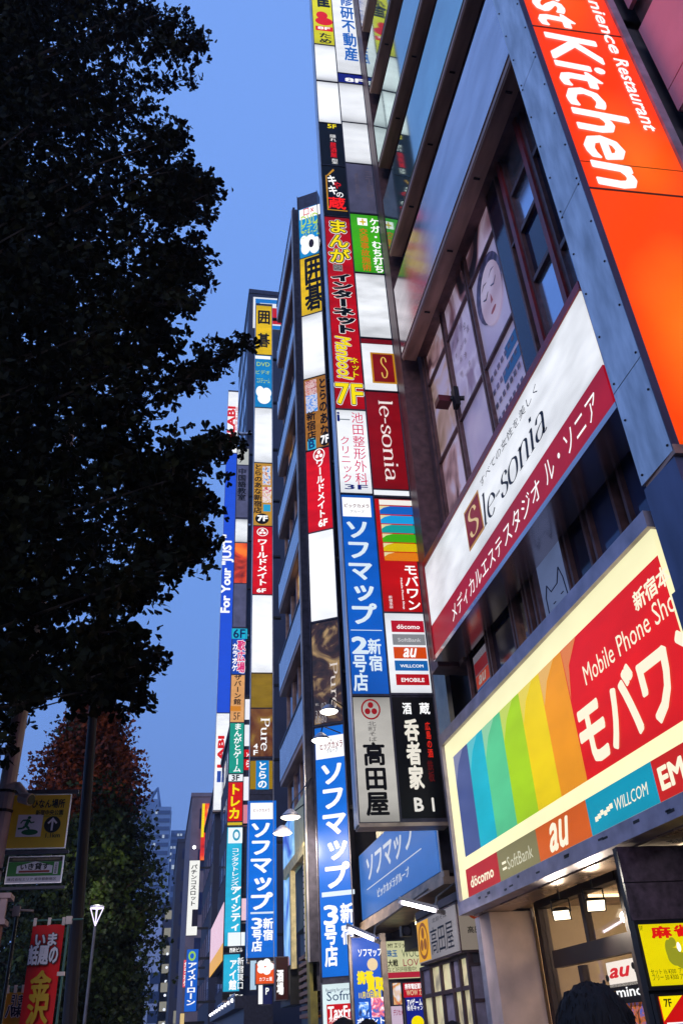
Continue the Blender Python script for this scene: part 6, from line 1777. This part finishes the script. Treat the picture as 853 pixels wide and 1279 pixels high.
far_tree('street_tree', 'dark street tree farther left behind the banners', -4.2, 24,
         [(7.4, .4, -4.2), (6, 1.3, -4.1), (4.5, 1.9, -4.0), (3, 1.8, -4.0), (1.6, 1.2, -4.0)], 20000, .13, (GRL, GRL), lambda z: z * 0 + .3)


# ------------------------------------------------------------------ people
def skin_obj(name, pts, edges, rad, mat, parent, root=0, sub=2):
    me = bpy.data.meshes.new(name); me.from_pydata([tuple(map(float, p)) for p in pts], edges, []); me.update(); me.materials.append(mat)
    o = bpy.data.objects.new(name, me); COL.objects.link(o); o.parent = parent
    md = o.modifiers.new('skin', 'SKIN'); md.use_smooth_shade = True
    sv = me.skin_vertices[0].data
    for i, r_ in enumerate(rad):
        sv[i].radius = (r_, r_) if np.isscalar(r_) else r_
        sv[i].use_root = (i == root)
    s = o.modifiers.new('sub', 'SUBSURF'); s.levels = sub; s.render_levels = sub
    return o


SKN = paint('skin', '#b07a5c', .55, 0, .08, 8); HAIR = paint('hair', '#100b0a', .8, 0, .3, 30, stretch=(6, 6, 1), bump=.3)


def person(x, y, top, yaw, coat, label, phase=.12, hairc=HAIR, short=True):
    k = top / 1.72
    t = thing('person', (x, y, 0), label, 'person'); t.rotation_euler = (0, 0, yaw)
    off = np.array([x, y, 0])
    B_ = lambda *p: np.array([p[0] * k, p[1] * k, p[2] * k])
    # body: pelvis, spine, neck, head, arms with hands, legs with feet; +y is the walking direction
    pts = [B_(0, 0, .95), B_(0, 0, 1.15), B_(0, .01, 1.36), B_(0, .0, 1.46), B_(0, .01, 1.52), B_(0, .015, 1.6), B_(0, .01, 1.66)]
    ed = [(0, 1), (1, 2), (2, 3), (3, 4), (4, 5), (5, 6)]
    rad = [.13, .12, .13, .055, .06, .078, .055]
    for s in (-1, 1):
        i = len(pts)
        pts += [B_(s * .17, 0, 1.38), B_(s * .22, -.02, 1.12), B_(s * .23, .06 * s * phase * 8, .9), B_(s * .23, .07 * s * phase * 8 + .02, .82)]
        ed += [(2, i), (i, i + 1), (i + 1, i + 2), (i + 2, i + 3)]; rad += [.06, .045, .032, .036]
        j = len(pts)
        for f in range(5):
            a = (f - 2) * .012
            if f == 0: q_ = B_(s * .205, .1 * s * phase * 8 + .045, .79)
            else: q_ = B_(s * .23 + s * .004, .07 * s * phase * 8 + .02 + a, .74 - .006 * abs(f - 2.5))
            pts.append(q_); ed.append((i + 3, j + f)); rad.append(.0095)
        l = len(pts); ph = s * phase
        pts += [B_(s * .09, 0, .88), B_(s * .1, .12 * ph * 3 + .03, .5), B_(s * .1, ph, .1), B_(s * .1, ph + .13, .045)]
        ed += [(0, l), (l, l + 1), (l + 1, l + 2), (l + 2, l + 3)]; rad += [.085, .06, .042, .035]
    rad = [r_ * k for r_ in rad]
    skin_obj('body', pts, ed, rad, SKN, t)
    # face
    b = MB()
    for s in (-1, 1):
        b.sphere((s * .03 * k, .09 * k, 1.6 * k), .009, .006, .006, 8, 5)
    fe = obj('eye', MB().add((np.array(b.v) + off), b.f), BLACKM, t)
    b = MB(); b.sphere((0, .1 * k, 1.572 * k), .012 * k, .02 * k, .02 * k, 8, 6); 
    for s in (-1, 1): b.sphere((s * .082 * k, .0, 1.59 * k), .012 * k, .018 * k, .03 * k, 8, 6)
    obj('nose_and_ears', MB().add((np.array(b.v) + off), b.f), SKN, t, smooth=True)
    b = MB(); b.sphere((0, .088 * k, 1.545 * k), .024 * k, .006 * k, .006 * k, 8, 5); obj('mouth', MB().add(np.array(b.v) + off, b.f), paint('lip', '#90483c', .5), t)
    # clothing follows the body
    cp = [pts[0] + [0, 0, -.06 * k], pts[1], pts[2], pts[3] + [0, 0, -.02]]; ce = [(0, 1), (1, 2), (2, 3)]; cr_ = [.15, .145, .15, .075]
    hl = 0
    for s, a in ((-1, 7), (1, 7 + 13)):
        i = len(cp); cp += [pts[a], pts[a + 1], pts[a + 2]]; ce += [(2, i), (i, i + 1), (i + 1, i + 2)]; cr_ += [.078, .06, .048]
    skin_obj('jacket', cp, ce, [c * k for c in cr_], coat, t)
    tp_ = [pts[0]]; te = []; tr_ = [.14]
    for a in (7 + 9, 7 + 13 + 9):
        i = len(tp_); tp_ += [pts[a], pts[a + 1], pts[a + 2]]; te += [(0, i), (i, i + 1), (i + 1, i + 2)]; tr_ += [.1, .075, .06]
    skin_obj('trousers', tp_, te, [c * k for c in tr_], paint('trouser', '#1c2030', .8), t)
    # hair: cap of overlapping locks
    b = MB(); n, m_ = 28, 14; c = np.array([0, -.005, 1.613]) * k
    rs2 = np.random.default_rng(int(abs(x) * 100) + 5); vs = []
    for i in range(m_ + 1):
        th = math.pi * .62 * i / m_
        for j in range(n):
            ph = 2 * math.pi * j / n
            front = max(0, math.sin(ph)); th2 = th * (1 - .42 * front)
            rr = (1 + .05 * math.sin(ph * 9 + th * 3) + .03 * rs2.normal())
            vs.append(c + np.array([.097 * rr * math.sin(th2) * math.cos(ph), .112 * rr * math.sin(th2) * math.sin(ph), .108 * rr * math.cos(th2)]) * k + off)
    b.add(vs, [(i * n + j, (i + 1) * n + j, (i + 1) * n + (j + 1) % n, i * n + (j + 1) % n) for i in range(m_) for j in range(n)])
    h = obj('hair', b, hairc, t, smooth=True)
    b = MB()
    for _ in range(330):
        th = math.pi * .6 * rs2.random() ** .6; ph = rs2.random() * 2 * math.pi
        if math.sin(ph) > .3 and th > .95: continue
        d0 = np.array([math.sin(th) * math.cos(ph), math.sin(th) * math.sin(ph), math.cos(th)])
        p0 = c + d0 * np.array([.1, .115, .11]) * k; tg = np.array([d0[0] * .3, d0[1] * .3 - .1, -1]) * .022 + rs2.normal(0, .003, 3)
        b.tube(p0 + off, p0 + tg + d0 * .004 + off, .003, .0006, 3, False)
    obj('hair_strands', b, hairc, t, kind='stuff')
    b = MB()
    for a in (7 + 9, 7 + 13 + 9):
        p = pts[a + 2]; b.sphere(p + [0, .07 * k, -.05 * k] + off, .048 * k, .13 * k, .045 * k, 10, 6)
    obj('shoes', b, BLACKM, t, smooth=True)
    return t


hp = at_y(733, 1229, 2.3)
person(hp[0], 2.3, hp[2] - .0, -.2, paint('coat_dark', '#20202c', .8, 0, .2, 6), 'person with short black hair seen from behind, very close at the bottom right')
for (px_, py_, Y, lb, cc) in ((428, 1272, 6.4, 'person with black hair under the tax free sign, left one of the two', '#2c2c38'), (459, 1274, 6.9, 'person with black hair in front of the tall blue poster board', '#3a2c2c'),
                              (565, 1276, 6.8, 'person with black hair in front of the noodle restaurant lattice', '#303440')):
    c = at_y(px_, py_, Y); person(c[0], Y, c[2], rng.uniform(-.4, .4), paint('coat', cc, .8, 0, .2, 6), lb)
# ------------------------------------------------------------------ the evening air
hz = MB().box(-70, 60, -12, 470, -1.4, 130)
hm = bpy.data.materials.new('evening_air'); hm.use_nodes = True; ht = hm.node_tree; ht.nodes.clear()
ho = ht.nodes.new("ShaderNodeOutputMaterial"); hv = ht.nodes.new("ShaderNodeVolumePrincipled")
hv.inputs['Color'].default_value = (.8, .86, 1, 1); hv.inputs['Density'].default_value = .0007; hv.inputs['Anisotropy'].default_value = .2
ht.links.new(hv.outputs[0], ho.inputs['Volume'])
obj('haze', hz, hm, None, kind='stuff')
bpy.data.objects.remove(_co)
